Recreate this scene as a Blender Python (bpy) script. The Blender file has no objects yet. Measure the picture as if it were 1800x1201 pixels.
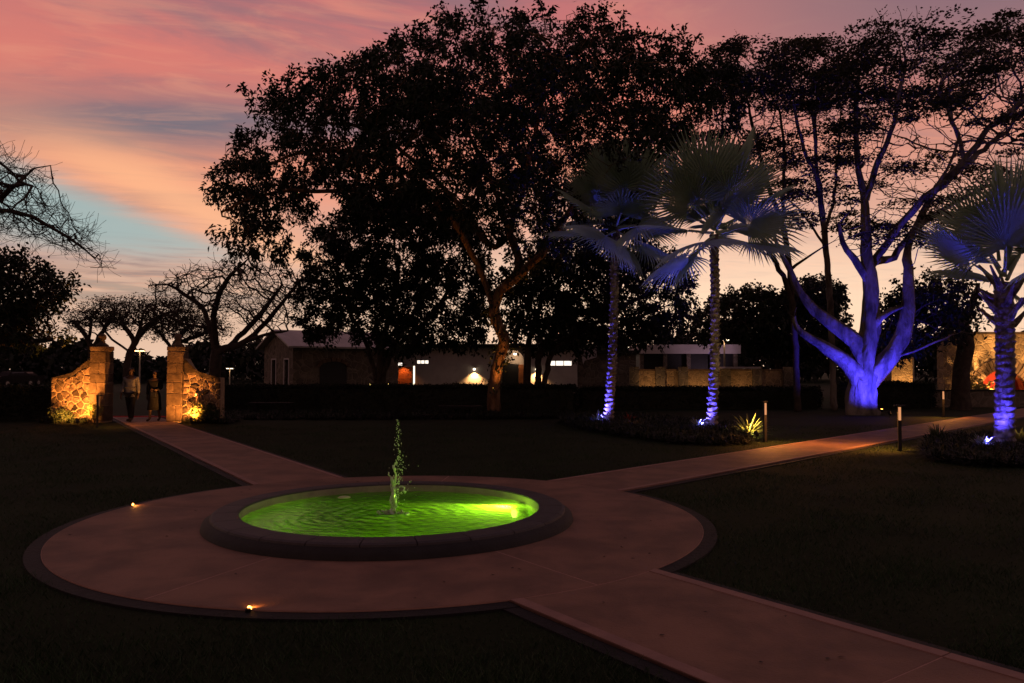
import bpy, bmesh, math, random
import numpy as np
from mathutils import Vector, Matrix
random.seed(7); RNG = np.random.default_rng(11)
R = math.radians; PI = math.pi
SC = bpy.context.scene
COL = SC.collection

# ------------------------------------------------------------------ camera
F_PX, CAM_H, PITCH = 1368.0, 1.72, math.atan(48/1368.0)
cd = bpy.data.cameras.new('camera'); cd.sensor_width = 36; cd.lens = 36*F_PX/1800; cd.clip_end = 2000; cd.clip_start = 0.05
cam = bpy.data.objects.new('camera', cd); COL.objects.link(cam)
cam.location = (0, 0, CAM_H); cam.rotation_euler = (PI/2+PITCH, 0, 0); SC.camera = cam

# ------------------------------------------------------------------ node expression helper
class E:
    """wraps a socket so that node maths can be written as an expression"""
    nt = None
    def __init__(s, sock): s.s = sock
    @staticmethod
    def m(op, *a):
        n = E.nt.nodes.new('ShaderNodeMath'); n.operation = op
        for i, v in enumerate(a):
            if isinstance(v, E): E.nt.links.new(v.s, n.inputs[i])
            else: n.inputs[i].default_value = v
        return E(n.outputs[0])
    def __add__(s, o): return E.m('ADD', s, o)
    __radd__ = __add__
    def __sub__(s, o): return E.m('SUBTRACT', s, o)
    def __rsub__(s, o): return E.m('SUBTRACT', o, s)
    def __mul__(s, o): return E.m('MULTIPLY', s, o)
    __rmul__ = __mul__
    def __truediv__(s, o): return E.m('DIVIDE', s, o)
    def __neg__(s): return E.m('MULTIPLY', s, -1.0)
def sstep(x, a, b):
    n = E.nt.nodes.new('ShaderNodeMapRange'); n.interpolation_type = 'SMOOTHSTEP'
    E.nt.links.new(x.s, n.inputs[0]); n.inputs[1].default_value = a; n.inputs[2].default_value = b
    return E(n.outputs[0])
def gauss(x): return E.m('EXPONENT', -(x*x))
def combine(x, y, z):
    n = E.nt.nodes.new('ShaderNodeCombineXYZ')
    for i, v in enumerate((x, y, z)):
        if isinstance(v, E): E.nt.links.new(v.s, n.inputs[i])
        else: n.inputs[i].default_value = v
    return E(n.outputs[0])
def nnoise(vec, scale=1, detail=4, rough=0.5, dist=0.0):
    n = E.nt.nodes.new('ShaderNodeTexNoise'); n.inputs['Scale'].default_value = scale
    n.inputs['Detail'].default_value = detail; n.inputs['Roughness'].default_value = rough; n.inputs['Distortion'].default_value = dist
    if vec is not None: E.nt.links.new(vec.s, n.inputs['Vector'])
    return E(n.outputs[0])
def lin(c): return tuple(((v/255)/12.92 if v/255 <= .04045 else ((v/255+.055)/1.055)**2.4) for v in c)
def cmix(fac, a, b, mode='MIX'):
    n = E.nt.nodes.new('ShaderNodeMix'); n.data_type = 'RGBA'; n.blend_type = mode; n.clamp_factor = True
    for sock, v in ((n.inputs[0], fac), (n.inputs[6], a), (n.inputs[7], b)):
        if isinstance(v, E): E.nt.links.new(v.s, sock)
        elif isinstance(v, tuple): sock.default_value = (*v[:3], 1)
        else: sock.default_value = v
    return E(n.outputs[2])
def ramp(fac, stops):
    n = E.nt.nodes.new('ShaderNodeValToRGB'); cr = n.color_ramp
    while len(cr.elements) < len(stops): cr.elements.new(0.5)
    for e, (p, c) in zip(cr.elements, stops): e.position = p; e.color = (*c, 1)
    E.nt.links.new(fac.s, n.inputs[0]); return E(n.outputs[0])

# ------------------------------------------------------------------ world: dusk sky
SUN_AZ, SUN_EL = 16.0, -1.0
w = bpy.data.worlds.new('World'); SC.world = w; w.use_nodes = True
nt = w.node_tree; nt.nodes.clear(); E.nt = nt
tc = nt.nodes.new('ShaderNodeTexCoord'); sp = nt.nodes.new('ShaderNodeSeparateXYZ'); nt.links.new(tc.outputs['Generated'], sp.inputs[0])
dx, dy, dz = (E(sp.outputs[i]) for i in range(3))
el = E.m('ARCSINE', dz)*(180/PI)
az = E.m('ARCTAN2', dx, dy)*(180/PI)
zc = E.m('MAXIMUM', dz, 0.03)
px, py = dx/zc, dy/zc                                   # the cloud sheet seen from below
n_big = nnoise(combine(px*0.75, py*0.30, 3.1), 1.0, 5, 0.55, 0.4)
n_str = nnoise(combine(px*0.95+py*0.25, py*1.6-px*0.55, 9.0), 1.0, 6, 0.6, 0.7)
n_fin = nnoise(combine(px*1.7+py*0.3, py*3.4-px*1.2, 1.7), 1.0, 5, 0.62, 0.9)
lowf = sstep(el, 1.2, 6.0)                              # streaks too far off to tell apart
elw = el + ((n_big-0.5)*9.0 + (n_str-0.5)*3.0)*lowf
base = ramp(E.m('DIVIDE', elw, 90.0), [
    (0.0,   lin((226,192,166))), (0.05, lin((204,166,146))), (0.10, lin((208,150,132))), (0.155, lin((232,142,110))),
    (0.215, lin((228,122,102))), (0.275, lin((190,108,106))), (0.36, lin((122,86,100))), (0.55, lin((66,60,80))), (1.0, lin((42,46,66)))])
# greyer, cooler cloud undersides in long streaks
grey = sstep(n_str*0.9+n_big*0.35, 0.59, 0.82)
sh1 = gauss((px+1.45-(py-3.15)*0.9)*0.9)*gauss((py-3.15+(px+1.45)*0.2)*1.9)       # the dark streak under the coral bank
sh2 = gauss((px+1.75+(py-5.2)*0.05)*0.0+(el-4.6)/2.2)*sstep(-1.0*az, 8.0, 24.0)*sstep(n_big, 0.36, 0.52)*lowf
base = cmix(grey*0.72*lowf, base, lin((128,102,110)))
base = cmix(sh1*(0.6+n_fin*0.8), base, lin((108,100,112)))
base = cmix(sh2*0.75, base, lin((142,130,122)))
base = cmix(sstep(n_fin, 0.48, 0.70)*0.27*lowf, base, lin((240,158,122)))
# upper right of the sheet fades to mauve grey
base = cmix(sstep(az, 5.0, 22.0)*sstep(el, 6.0, 12.0)*0.55, base, lin((188,126,114)))
base = cmix(sstep(az, 4.0, 30.0)*sstep(el, 14.0, 24.0)*0.85, base, lin((116,94,106)))
base = cmix(sstep(-1.0*az, 20.0, 44.0)*sstep(el, 9.0, 24.0)*0.45, base, lin((150,108,112)))
# the open gap of clear sky beyond the sheet's edge
pxw = px + (n_fin-0.5)*0.25 + (n_big-0.5)*0.25
gap = sstep(-1.0*pxw, 2.10, 2.66)*(1.0-sstep(-1.0*pxw, 3.0, 4.8)*0.9)*(1.0-sstep(py+(n_str-0.5)*2.5, 5.6, 8.4))*sstep(py, 0.0, 2.0)
base = cmix(gap*0.95, base, lin((150,172,172)))
edge = gauss((pxw+1.95)*3.0)*sstep(py, 2.6, 4.0)*(1.0-sstep(py, 6.5, 8.5))
base = cmix(edge*0.8, base, lin((246,176,130)))
# afterglow round the place where the sun went down
glow = gauss((az-SUN_AZ)/25.0)*gauss((el-3.0)/7.0)
base = cmix(glow*0.9, base, lin((250,216,186)))
# the sky darkens away from the sunset
cosd = dx*math.sin(R(SUN_AZ)) + dy*math.cos(R(SUN_AZ))
fall = sstep(cosd, -0.6, 0.70)*0.55+0.45
base = cmix(1.0, base, combine(fall, fall, fall), 'MULTIPLY')
base = cmix(sstep(el, -2.0, 0.0), lin((14,13,12)), base)
sky = nt.nodes.new('ShaderNodeTexSky'); sky.sky_type = 'NISHITA'; sky.sun_disc = False
sky.sun_elevation = R(SUN_EL); sky.sun_rotation = R(SUN_AZ)
b1 = nt.nodes.new('ShaderNodeBackground'); nt.links.new(base.s, b1.inputs[0]); b1.inputs[1].default_value = 1.08
b2 = nt.nodes.new('ShaderNodeBackground'); nt.links.new(sky.outputs[0], b2.inputs[0]); b2.inputs[1].default_value = 0.05
ad = nt.nodes.new('ShaderNodeAddShader'); nt.links.new(b1.outputs[0], ad.inputs[0]); nt.links.new(b2.outputs[0], ad.inputs[1])
w.cycles.sampling_method = 'MANUAL'; w.cycles.sample_map_resolution = 512
wo = nt.nodes.new('ShaderNodeOutputWorld'); nt.links.new(ad.outputs[0], wo.inputs[0])

sd = bpy.data.lights.new('sun', 'SUN'); sd.energy = 0.02; sd.angle = R(12); sd.color = (1, .55, .4)
sun = bpy.data.objects.new('sun', sd); COL.objects.link(sun)
sun.rotation_euler = (R(88), 0, R(180-SUN_AZ)); sun.location = (10, 60, 30)

vs = SC.view_settings; vs.view_transform = 'Standard'; vs.look = 'None'; vs.exposure = 0.0; vs.gamma = 1.0; vs.use_curve_mapping = False
SC.cycles.use_denoising = True
SC.cycles.max_bounces = 6; SC.cycles.diffuse_bounces = 3; SC.cycles.transparent_max_bounces = 8
SC.cycles.caustics_reflective = False; SC.cycles.caustics_refractive = False
SC.cycles.sample_clamp_indirect = 3.0

# ------------------------------------------------------------------ layout helpers: where a sight line meets a given distance or the ground
def ray(x, y):
    u, v = (x-900)/F_PX, (600.5-y)/F_PX
    return u, math.cos(PITCH)-v*math.sin(PITCH), math.sin(PITCH)+v*math.cos(PITCH)
def at(x, y, Y):
    u, f, g = ray(x, y); t = Y/f
    return Vector((u*t, Y, CAM_H+g*t))
def gnd(x, y, z=0.0):
    u, f, g = ray(x, y); t = (z-CAM_H)/g
    return Vector((u*t, f*t, z))
def proj(P):
    P = np.asarray(P, float); d = P-np.array([0, 0, CAM_H])
    f = d[:, 1]*math.cos(PITCH)+d[:, 2]*math.sin(PITCH); g = -d[:, 1]*math.sin(PITCH)+d[:, 2]*math.cos(PITCH)
    return 900+F_PX*d[:, 0]/f, 600.5-F_PX*g/f
def in_poly(x, y, poly):
    inside = np.zeros(len(x), bool); n = len(poly)
    for i in range(n):
        x0, y0 = poly[i]; x1, y1 = poly[(i+1) % n]
        c = ((y0 > y) != (y1 > y)) & (x < (x1-x0)*(y-y0)/((y1-y0) or 1e-9)+x0)
        inside ^= c
    return inside

# ------------------------------------------------------------------ object helpers
def tag(o, label=None, cat=None, group=None, kind=None):
    if label: o['label'] = label
    if cat: o['category'] = cat
    if group: o['group'] = group
    if kind: o['kind'] = kind
    return o
def thing(name, label, cat, loc=(0, 0, 0), group=None, rz=0):
    o = bpy.data.objects.new(name, None); COL.objects.link(o); o.location = loc; o.rotation_euler = (0, 0, rz)
    o.empty_display_size = 0.2
    return tag(o, label, cat, group)
def mk(name, V, F, smooth=False):
    me = bpy.data.meshes.new(name)
    V = np.asarray(V, np.float32).reshape(-1, 3)
    Fs = F if isinstance(F, list) and len(F) and isinstance(F[0], np.ndarray) and F[0].ndim == 2 else None
    if Fs is None:
        if isinstance(F, np.ndarray): Fs = [F]
        else:
            me.from_pydata([tuple(map(float, v)) for v in V], [], [tuple(int(i) for i in f) for f in F]); me.update()
            if smooth: me.polygons.foreach_set('use_smooth', [True]*len(me.polygons))
            return me
    Fs = [f for f in Fs if len(f)]
    nl = sum(f.size for f in Fs); npoly = sum(len(f) for f in Fs)
    me.vertices.add(len(V)); me.vertices.foreach_set('co', V.ravel())
    me.loops.add(nl); me.polygons.add(npoly)
    me.loops.foreach_set('vertex_index', np.concatenate([f.ravel() for f in Fs]).astype(np.int32))
    tot = np.concatenate([np.full(len(f), f.shape[1]) for f in Fs]); st = np.concatenate([[0], np.cumsum(tot)[:-1]])
    me.polygons.foreach_set('loop_start', st.astype(np.int32)); me.polygons.foreach_set('loop_total', tot.astype(np.int32))
    if smooth: me.polygons.foreach_set('use_smooth', np.ones(npoly, bool))
    me.update(calc_edges=True); return me
def root_of(o):
    while o.parent is not None: o = o.parent
    return o
def obj(name, V, F, mat, parent=None, smooth=False, local=False):
    """one mesh object; V is in world space and stored relative to the thing it belongs to (local=True keeps V)"""
    V = np.asarray(V, float).reshape(-1, 3)
    if parent is not None and not local:
        r = root_of(parent); V = V-np.array(r.location)
        if r.rotation_euler.z:
            c, s = math.cos(-r.rotation_euler.z), math.sin(-r.rotation_euler.z)
            V = V@np.array([[c, s, 0], [-s, c, 0], [0, 0, 1]])
    me = mk(name, V, F, smooth); return link(name, me, mat, parent)
def link(name, me, mat, parent=None):
    o = bpy.data.objects.new(name, me); COL.objects.link(o); o.parent = parent
    if mat is not None and not me.materials: me.materials.append(mat)
    return o
def copy_tree(o, parent=None):
    c = o.copy(); COL.objects.link(c); c.parent = parent
    for ch in list(o.children): copy_tree(ch, c)
    return c
class MB:
    """collects simple solids into one mesh"""
    def __init__(s): s.V = []; s.F = []
    def add(s, V, F):
        k = len(s.V); s.V += [tuple(v) for v in V]; s.F += [tuple(i+k for i in f) for f in F]; return s
    def box(s, x0, x1, y0, y1, z0, z1):
        return s.add([(x0,y0,z0),(x1,y0,z0),(x1,y1,z0),(x0,y1,z0),(x0,y0,z1),(x1,y0,z1),(x1,y1,z1),(x0,y1,z1)],
                     [(0,3,2,1),(4,5,6,7),(0,1,5,4),(1,2,6,5),(2,3,7,6),(3,0,4,7)])
    def prism(s, poly, z0, z1):
        n = len(poly)
        return s.add([(x, y, z0) for x, y in poly]+[(x, y, z1) for x, y in poly],
                     [tuple(range(n))[::-1], tuple(range(n, 2*n))]+[(i, (i+1) % n, n+(i+1) % n, n+i) for i in range(n)])
    def tube(s, pts, rad, k=8, cap=True):
        pts = [Vector(p) for p in pts]; b = len(s.V); n = len(pts)
        rad = rad if isinstance(rad, (list, tuple)) else [rad]*n
        u = None
        for i, p in enumerate(pts):
            d = (pts[min(i+1, n-1)]-pts[max(i-1, 0)]).normalized()
            if u is None: u = d.cross(Vector((0.31, 0.9, 0.2))).normalized()
            u = (u-d*u.dot(d)).normalized(); v = d.cross(u)
            for j in range(k):
                a = 2*PI*j/k; s.V.append(tuple(p+rad[i]*(math.cos(a)*u+math.sin(a)*v)))
        for i in range(n-1):
            for j in range(k):
                s.F.append((b+i*k+j, b+i*k+(j+1) % k, b+(i+1)*k+(j+1) % k, b+(i+1)*k+j))
        if cap: s.F.append(tuple(b+j for j in range(k))[::-1]); s.F.append(tuple(b+(n-1)*k+j for j in range(k)))
        return s
    def lathe(s, prof, c=(0, 0, 0), k=24):
        b = len(s.V); n = len(prof)
        for r, z in prof:
            for j in range(k):
                a = 2*PI*j/k; s.V.append((c[0]+r*math.cos(a), c[1]+r*math.sin(a), c[2]+z))
        for i in range(n-1):
            for j in range(k): s.F.append((b+i*k+j, b+i*k+(j+1) % k, b+(i+1)*k+(j+1) % k, b+(i+1)*k+j))
        if prof[0][0] > 1e-5: s.F.append(tuple(b+j for j in range(k))[::-1])
        if prof[-1][0] > 1e-5: s.F.append(tuple(b+(n-1)*k+j for j in range(k)))
        return s
    def move(s, M): s.V = [tuple(M@Vector(v)) for v in s.V]; return s
    def build(s, name, mat, parent=None, smooth=False, local=False, bevel=0):
        o = obj(name, s.V, s.F, mat, parent, smooth, local)
        if bevel:
            md = o.modifiers.new('soft edge', 'BEVEL'); md.width = bevel; md.segments = 2; md.limit_method = 'ANGLE'
        return o

# ------------------------------------------------------------------ materials
def material(name, c1, c2=None, rough=0.7, scale=3.0, bump=0.0, bscale=None, spec=0.3, metal=0.0, detail=6, voro=None, rnd=0.0, bdist=.03, grain=None):
    m = bpy.data.materials.new(name); m.use_nodes = True; E.nt = m.node_tree
    p = m.node_tree.nodes['Principled BSDF']; p.inputs['Roughness'].default_value = rough
    p.inputs['Specular IOR Level'].default_value = spec; p.inputs['Metallic'].default_value = metal
    tcn = E.nt.nodes.new('ShaderNodeTexCoord'); co = E(tcn.outputs['Object'])
    if grain:                                              # bark and timber: features drawn out along the stem
        mp = E.nt.nodes.new('ShaderNodeMapping'); mp.inputs['Scale'].default_value = grain; E.nt.links.new(co.s, mp.inputs[0]); co = E(mp.outputs[0])
    c2 = c2 or tuple(v*0.6 for v in c1)
    n = nnoise(co, scale, detail, 0.6, 0.3)
    col = cmix(sstep(n, 0.3, 0.7), c1, c2)
    if rnd:
        oi = E.nt.nodes.new('ShaderNodeObjectInfo'); f = E(oi.outputs['Random'])*rnd*2.0+(1.0-rnd)
        col = cmix(1.0, col, combine(f, f, f), 'MULTIPLY')
    E.nt.links.new(col.s, p.inputs['Base Color'])
    if bump:
        h = nnoise(co, bscale or scale*4, 6, 0.65)
        if voro:
            v = E.nt.nodes.new('ShaderNodeTexVoronoi'); v.feature = 'DISTANCE_TO_EDGE'; v.inputs['Scale'].default_value = voro
            E.nt.links.new(co.s, v.inputs['Vector']); h = sstep(E(v.outputs[0]), 0.0, 0.12)+h*0.4
            joint = sstep(E(v.outputs[0]), 0.02, 0.07)
            vc = E.nt.nodes.new('ShaderNodeTexVoronoi'); vc.inputs['Scale'].default_value = voro; E.nt.links.new(co.s, vc.inputs['Vector'])
            sx = E.nt.nodes.new('ShaderNodeSeparateColor'); E.nt.links.new(vc.outputs['Color'], sx.inputs[0])
            col = cmix(E(sx.outputs[0])*0.75, col, tuple(v*0.35 for v in c1))
            col = cmix(joint, tuple(min(v*0.9, 1) for v in c1), col); E.nt.links.new(col.s, p.inputs['Base Color'])
        b = E.nt.nodes.new('ShaderNodeBump'); b.inputs['Strength'].default_value = bump; b.inputs['Distance'].default_value = bdist
        E.nt.links.new(h.s, b.inputs['Height']); E.nt.links.new(b.outputs[0], p.inputs['Normal'])
    return m
def emit(name, c, s):
    m = bpy.data.materials.new(name); m.use_nodes = True; n = m.node_tree.nodes; n.clear()
    e = n.new('ShaderNodeEmission'); e.inputs[0].default_value = (*c, 1); e.inputs[1].default_value = s
    o = n.new('ShaderNodeOutputMaterial'); m.node_tree.links.new(e.outputs[0], o.inputs[0]); return m
def leafmat(name, c1, c2, trans=0.25):
    m = bpy.data.materials.new(name); m.use_nodes = True; E.nt = m.node_tree
    p = m.node_tree.nodes['Principled BSDF']; p.inputs['Roughness'].default_value = 0.55; p.inputs['Specular IOR Level'].default_value = 0.25
    tcn = E.nt.nodes.new('ShaderNodeTexCoord')
    col = cmix(sstep(nnoise(E(tcn.outputs['Object']), 1.3, 5, 0.7), 0.35, 0.65), c1, c2); E.nt.links.new(col.s, p.inputs['Base Color'])
    t = E.nt.nodes.new('ShaderNodeBsdfTranslucent'); E.nt.links.new(col.s, t.inputs[0])
    mx = E.nt.nodes.new('ShaderNodeMixShader'); mx.inputs[0].default_value = trans
    E.nt.links.new(p.outputs[0], mx.inputs[1]); E.nt.links.new(t.outputs[0], mx.inputs[2])
    E.nt.links.new(mx.outputs[0], m.node_tree.nodes['Material Output'].inputs[0]); return m

M = dict(
    soil=material('lawn soil', (.015,.024,.008), (.009,.015,.005), .95, .6, .4, 25, spec=.1),
    grass=leafmat('grass', (.024,.056,.016), (.013,.032,.009), .2),
    slab=material('tinted concrete', (.245,.136,.090), (.135,.078,.054), .72, 1.5, .4, 40, spec=.3, rnd=.10),
    joint=material('joint mortar', (.40,.24,.19), (.32,.19,.15), .85, 8),
    edging=material('path edging', (.30,.175,.14), (.23,.135,.11), .75, 5, .2, 40),
    kerb=material('dark border stone', (.010,.0105,.011), (.005,.005,.0055), .75, 4, .6, 18, spec=.3),
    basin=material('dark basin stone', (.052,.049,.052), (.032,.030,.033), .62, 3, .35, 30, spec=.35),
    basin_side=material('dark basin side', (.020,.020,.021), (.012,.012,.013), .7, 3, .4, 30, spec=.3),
    pool_wall=material('pool wall stone', (.30,.28,.20), (.20,.19,.13), .8, 3, .4, 20),
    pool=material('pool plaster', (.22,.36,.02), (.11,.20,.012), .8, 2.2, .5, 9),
    bark=material('bark', (.075,.060,.050), (.035,.028,.024), .9, 4, .8, 22, spec=.15),
    bark_pale=material('pale smooth bark', (.24,.215,.20), (.045,.04,.038), .85, 2.4, 1.0, 6, spec=.15, bdist=.10, grain=(1, 1, .35)),
    bark_vine=material('rough brown bark', (.20,.125,.07), (.06,.036,.02), .9, 7, 1.0, 14, spec=.15, bdist=.08, grain=(1, 1, .3)),
    palm_bark=material('palm bark', (.24,.215,.20), (.05,.044,.04), .9, 7, 1.0, 30, spec=.1),
    leaf=leafmat('tree leaf', (.015,.026,.010), (.008,.014,.006), .12),
    leaf_fine=leafmat('fine leaf', (.045,.042,.020), (.022,.024,.012), .35),
    frond=leafmat('palm frond', (.33,.46,.34), (.24,.34,.24), .18),
    hedge=leafmat('hedge leaf', (.014,.020,.010), (.007,.010,.006), .15),
    strap=leafmat('strap leaf', (.06,.085,.035), (.03,.045,.02), .2),
    agave=leafmat('pale spiky leaf', (.24,.27,.20), (.15,.18,.12), .2),
    redleaf=leafmat('red leaf', (.30,.07,.04), (.18,.04,.03), .25),
    yucca=leafmat('yellow green leaf', (.26,.25,.09), (.15,.16,.05), .25),
    ashlar=material('dressed stone', (.17,.115,.075), (.085,.055,.036), .85, 5, 1.0, 14, rnd=.35),
    rubble=material('rubble stone', (.22,.145,.095), (.05,.034,.024), .85, 6, 1.0, 14, rnd=.85),
    mortar=material('pale mortar', (.46,.34,.23), (.33,.24,.16), .95, 8, .8, 30),
    white_wall=material('painted plaster', (.60,.55,.50), (.50,.45,.41), .9, 1.2, .2, 12),
    stone_wall=material('stone facade', (.22,.19,.15), (.12,.10,.08), .9, 2, 1.0, 8, voro=2.6),
    arch_wall=material('coursed rubble', (.46,.34,.21), (.30,.21,.12), .9, 2, 1.0, 10, voro=4.2),
    roof=material('pale roof sheet', (.48,.45,.42), (.36,.34,.32), .5, 1, .1),
    dark=material('dark painted metal', (.014,.014,.016), (.008,.008,.009), .5, 6, spec=.35),
    black=material('black metal', (.006,.006,.007), None, .45, 6),
    wood=material('varnished timber', (.42,.15,.05), (.25,.08,.03), .55, 4, .3, 20),
    red=material('red painted plaster', (.45,.05,.03), (.33,.035,.02), .85, 2),
    pale_panel=material('pale canvas', (.55,.52,.52), (.45,.43,.43), .9, 1),
    shirt=material('white cotton', (.17,.165,.17), (.14,.135,.14), .9, 8),
    trousers=material('black trousers', (.012,.012,.015), None, .9, 8),
    dress=material('dark dress', (.007,.006,.007), None, .9, 8),
    skin=material('skin', (.07,.038,.026), (.055,.03,.02), .6, 8),
    hair=material('dark hair', (.012,.009,.008), None, .6, 20),
    car=material('dark car paint', (.006,.006,.007), None, .6, 3, spec=.1), glass=material('dark window glass', (.01,.01,.012), None, .1, 3, spec=.6),
    rubber=material('rubber', (.015,.015,.015), None, .8, 5), zinc=material('wheel metal', (.3,.3,.3), None, .4, 5, metal=.8),
    pad=material('floating disc', (.55,.68,.3), (.45,.6,.25), .6, 9),
    warm_glass=emit('warm lit pane', (1, .86, .72), 1.5), lamp_warm=emit('warm lamp', (1, .50, .16), 9.0), lamp_white=emit('lamp white', (1, .80, .55), 3.5),
    lamp_blue=emit('blue lamp lens', (.35, .35, 1), 14.0), lamp_amber=emit('amber lamp', (1, .36, .06), 14.0), lamp_tail=emit('tail lamp', (1, .05, .04), 4.0),
    lamp_yellow=emit('head lamp', (1, .72, .2), 3.0), lamp_green=emit('pool lamp lens', (.75, 1, .30), 5.0), door_glow=emit('lit door gap', (1, .8, .55), 2.4),
    red_led=emit('red strip lamp', (1, .05, .05), .06),
)
def spot(name, loc, target, energy, color, cone=60, blend=.6, size=.04, parent=None):
    l = bpy.data.lights.new(name, 'SPOT'); l.energy = energy; l.color = color; l.spot_size = R(cone); l.spot_blend = blend; l.shadow_soft_size = size
    o = bpy.data.objects.new(name, l); COL.objects.link(o)
    d = Vector(target)-Vector(loc); o.rotation_euler = d.to_track_quat('-Z', 'Y').to_euler()
    p = Vector(loc)
    if parent is not None: o.parent = parent; p = p-Vector(root_of(parent).location)
    o.location = p; return o
def point(name, loc, energy, color, size=.04, parent=None):
    l = bpy.data.lights.new(name, 'POINT'); l.energy = energy; l.color = color; l.shadow_soft_size = size
    o = bpy.data.objects.new(name, l); COL.objects.link(o); p = Vector(loc)
    if parent is not None: o.parent = parent; p = p-Vector(root_of(parent).location)
    o.location = p; return o
BLUE, AMBER, WARM, GREEN = (.078, .052, 1.0), (1, .33, .06), (1, .50, .18), (.70, 1, .16)

# ------------------------------------------------------------------ ground, plaza, paths
FC = np.array([-1.38, 9.10]); R_PL, R_BASE = 3.50, 2.08
def arc(r, a0, a1, n): return [(FC[0]+r*math.cos(a), FC[1]+r*math.sin(a)) for a in np.linspace(a0, a1, n)]
g = MB(); n = 64                                          # one sheet to the horizon, open where the pool is sunk
for r in (1.9, 6, 30, 200, 1500): g.V += [(x, y, -.035) for x, y in arc(r, 0, 2*PI, n+1)[:-1]]
g.F = [(i*n+j, (i+1)*n+j, (i+1)*n+(j+1) % n, i*n+(j+1) % n) for i in range(4) for j in range(n)]
lawn = g.build('lawn', M['soil']); tag(lawn, kind='structure')

PATHS = {'A': (R(122.8), .70, 23.0), 'B': (R(45.3), .70, 44.0), 'C': (R(-54.5), .77, 13.0)}
def path_pt(ang, s, t):                                   # s metres out from the fountain, t metres to the left of the walking line
    return (FC[0]+s*math.cos(ang)-t*math.sin(ang), FC[1]+s*math.sin(ang)+t*math.cos(ang))
def path_start(r, t): return math.sqrt(max(r*r-t*t, 0))

plaza = MB()
plaza.lathe([(1.9, -.1), (R_PL, -.1), (R_PL, -.0012), (1.9, -.0012)], (FC[0], FC[1], 0), 128); plaza.F = [f for f in plaza.F if len(f) == 4]
pz = plaza.build('plaza', M['joint']); tag(pz, kind='structure')
cuts = [R(v) for v in (-3, 84, 167, 247, 306)]
for i in range(len(cuts)):
    a0, a1 = cuts[i], cuts[(i+1) % len(cuts)]
    if a1 < a0: a1 += 2*PI
    gi, go = .009/R_BASE, .009/R_PL
    n = 30; poly = arc(R_PL-.004, a0+go, a1-go, n)+arc(R_BASE-.06, a1-gi, a0+gi, n)
    b = MB(); b.prism(poly, -.06, 0)
    b.F = b.F[2:]                                         # replace the concave caps by quads
    for j in range(n-1): b.F.append((2*n+j, 2*n+j+1, 4*n-2-j, 4*n-1-j))
    b.build('slab', M['slab'], pz)

border = MB()
ro, ri = R_PL+.14, R_PL-.02
n = 160; oV = arc(ro, 0, 2*PI, n+1)[:-1]; iV = arc(ri, 0, 2*PI, n+1)[:-1]
border.add([(x, y, -.016) for x, y in oV]+[(x, y, -.012) for x, y in iV]+[(x, y, -.06) for x, y in oV],
           [(j, (j+1) % n, n+(j+1) % n, n+j) for j in range(n)]+[(2*n+j, 2*n+(j+1) % n, (j+1) % n, j) for j in range(n)])
kerb = border.build('kerb', M['kerb']); tag(kerb, kind='structure')
for key, (ang, hw, length) in PATHS.items():
    bed = MB(); bed.prism([path_pt(ang, R_PL-.3, -hw), path_pt(ang, length, -hw), path_pt(ang, length, hw), path_pt(ang, R_PL-.3, hw)], -.10, -.0030)
    p = bed.build('path', M['joint']); tag(p, kind='structure')
    ew = .085 if key != 'C' else .10
    iw = hw-ew-.006
    s = R_PL+.02; step = 2.35; first = True
    while s < length:
        e = min(s+step, length)
        if first:
            ts = np.linspace(-iw, iw, 9); poly = [path_pt(ang, path_start(R_PL+.012, t), t) for t in ts[::-1]]+[path_pt(ang, e-.012, -iw), path_pt(ang, e-.012, iw)]
            poly = poly if False else poly
        else: poly = [path_pt(ang, s+.0, -iw), path_pt(ang, e-.02, -iw), path_pt(ang, e-.02, iw), path_pt(ang, s, iw)]
        b = MB(); b.prism(poly, -.06, -.0015)
        if first: b.F[0] = b.F[0]
        b.build('slab', M['slab'], p)
        for sg in (-1, 1):
            t0, t1 = sg*(hw-ew), sg*hw
            s0, s1 = (path_start(R_PL+.012, t0), path_start(R_PL+.012, t1)) if first else (s, s)
            q = [path_pt(ang, s0, t0), path_pt(ang, e-.01, t0), path_pt(ang, e-.01, t1), path_pt(ang, s1, t1)]
            b = MB(); b.prism(q if sg < 0 else q, -.06, .004); b.build('edging_strip', M['edging'], p)
        s = e; first = False
    for sg in (-1, 1):                                    # dark stone border along the path
        k = MB(); t0, t1 = sg*(hw+.002), sg*(hw+.13)
        k.prism([path_pt(ang, path_start(ro-.05, t0), t0), path_pt(ang, length, t0), path_pt(ang, length, t1), path_pt(ang, path_start(ro-.05, t1), t1)], -.06, -.02)
        o = k.build('border', M['kerb'], kerb)

def on_paving(x, y, m=.3):
    d = np.hypot(x-FC[0], y-FC[1]) < R_PL+m
    for ang, hw, length in PATHS.values():
        s = (x-FC[0])*math.cos(ang)+(y-FC[1])*math.sin(ang); t = -(x-FC[0])*math.sin(ang)+(y-FC[1])*math.cos(ang)
        d |= (s > 0) & (s < length) & (np.abs(t) < hw+m)
    return d
def blades(P, h, wid, lean=.5, rng=RNG):
    n = len(P); a = rng.uniform(0, 2*PI, n); b = rng.uniform(0, 2*PI, n)
    h = h*rng.uniform(.5, 1.2, n); side = np.c_[np.cos(a), np.sin(a), np.zeros(n)]*wid
    tip = np.c_[np.cos(b)*h*lean, np.sin(b)*h*lean, h]
    V = np.stack([P-side, P+side, P+tip], 1).reshape(-1, 3)
    return V, np.arange(3*n).reshape(-1, 3)
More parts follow.
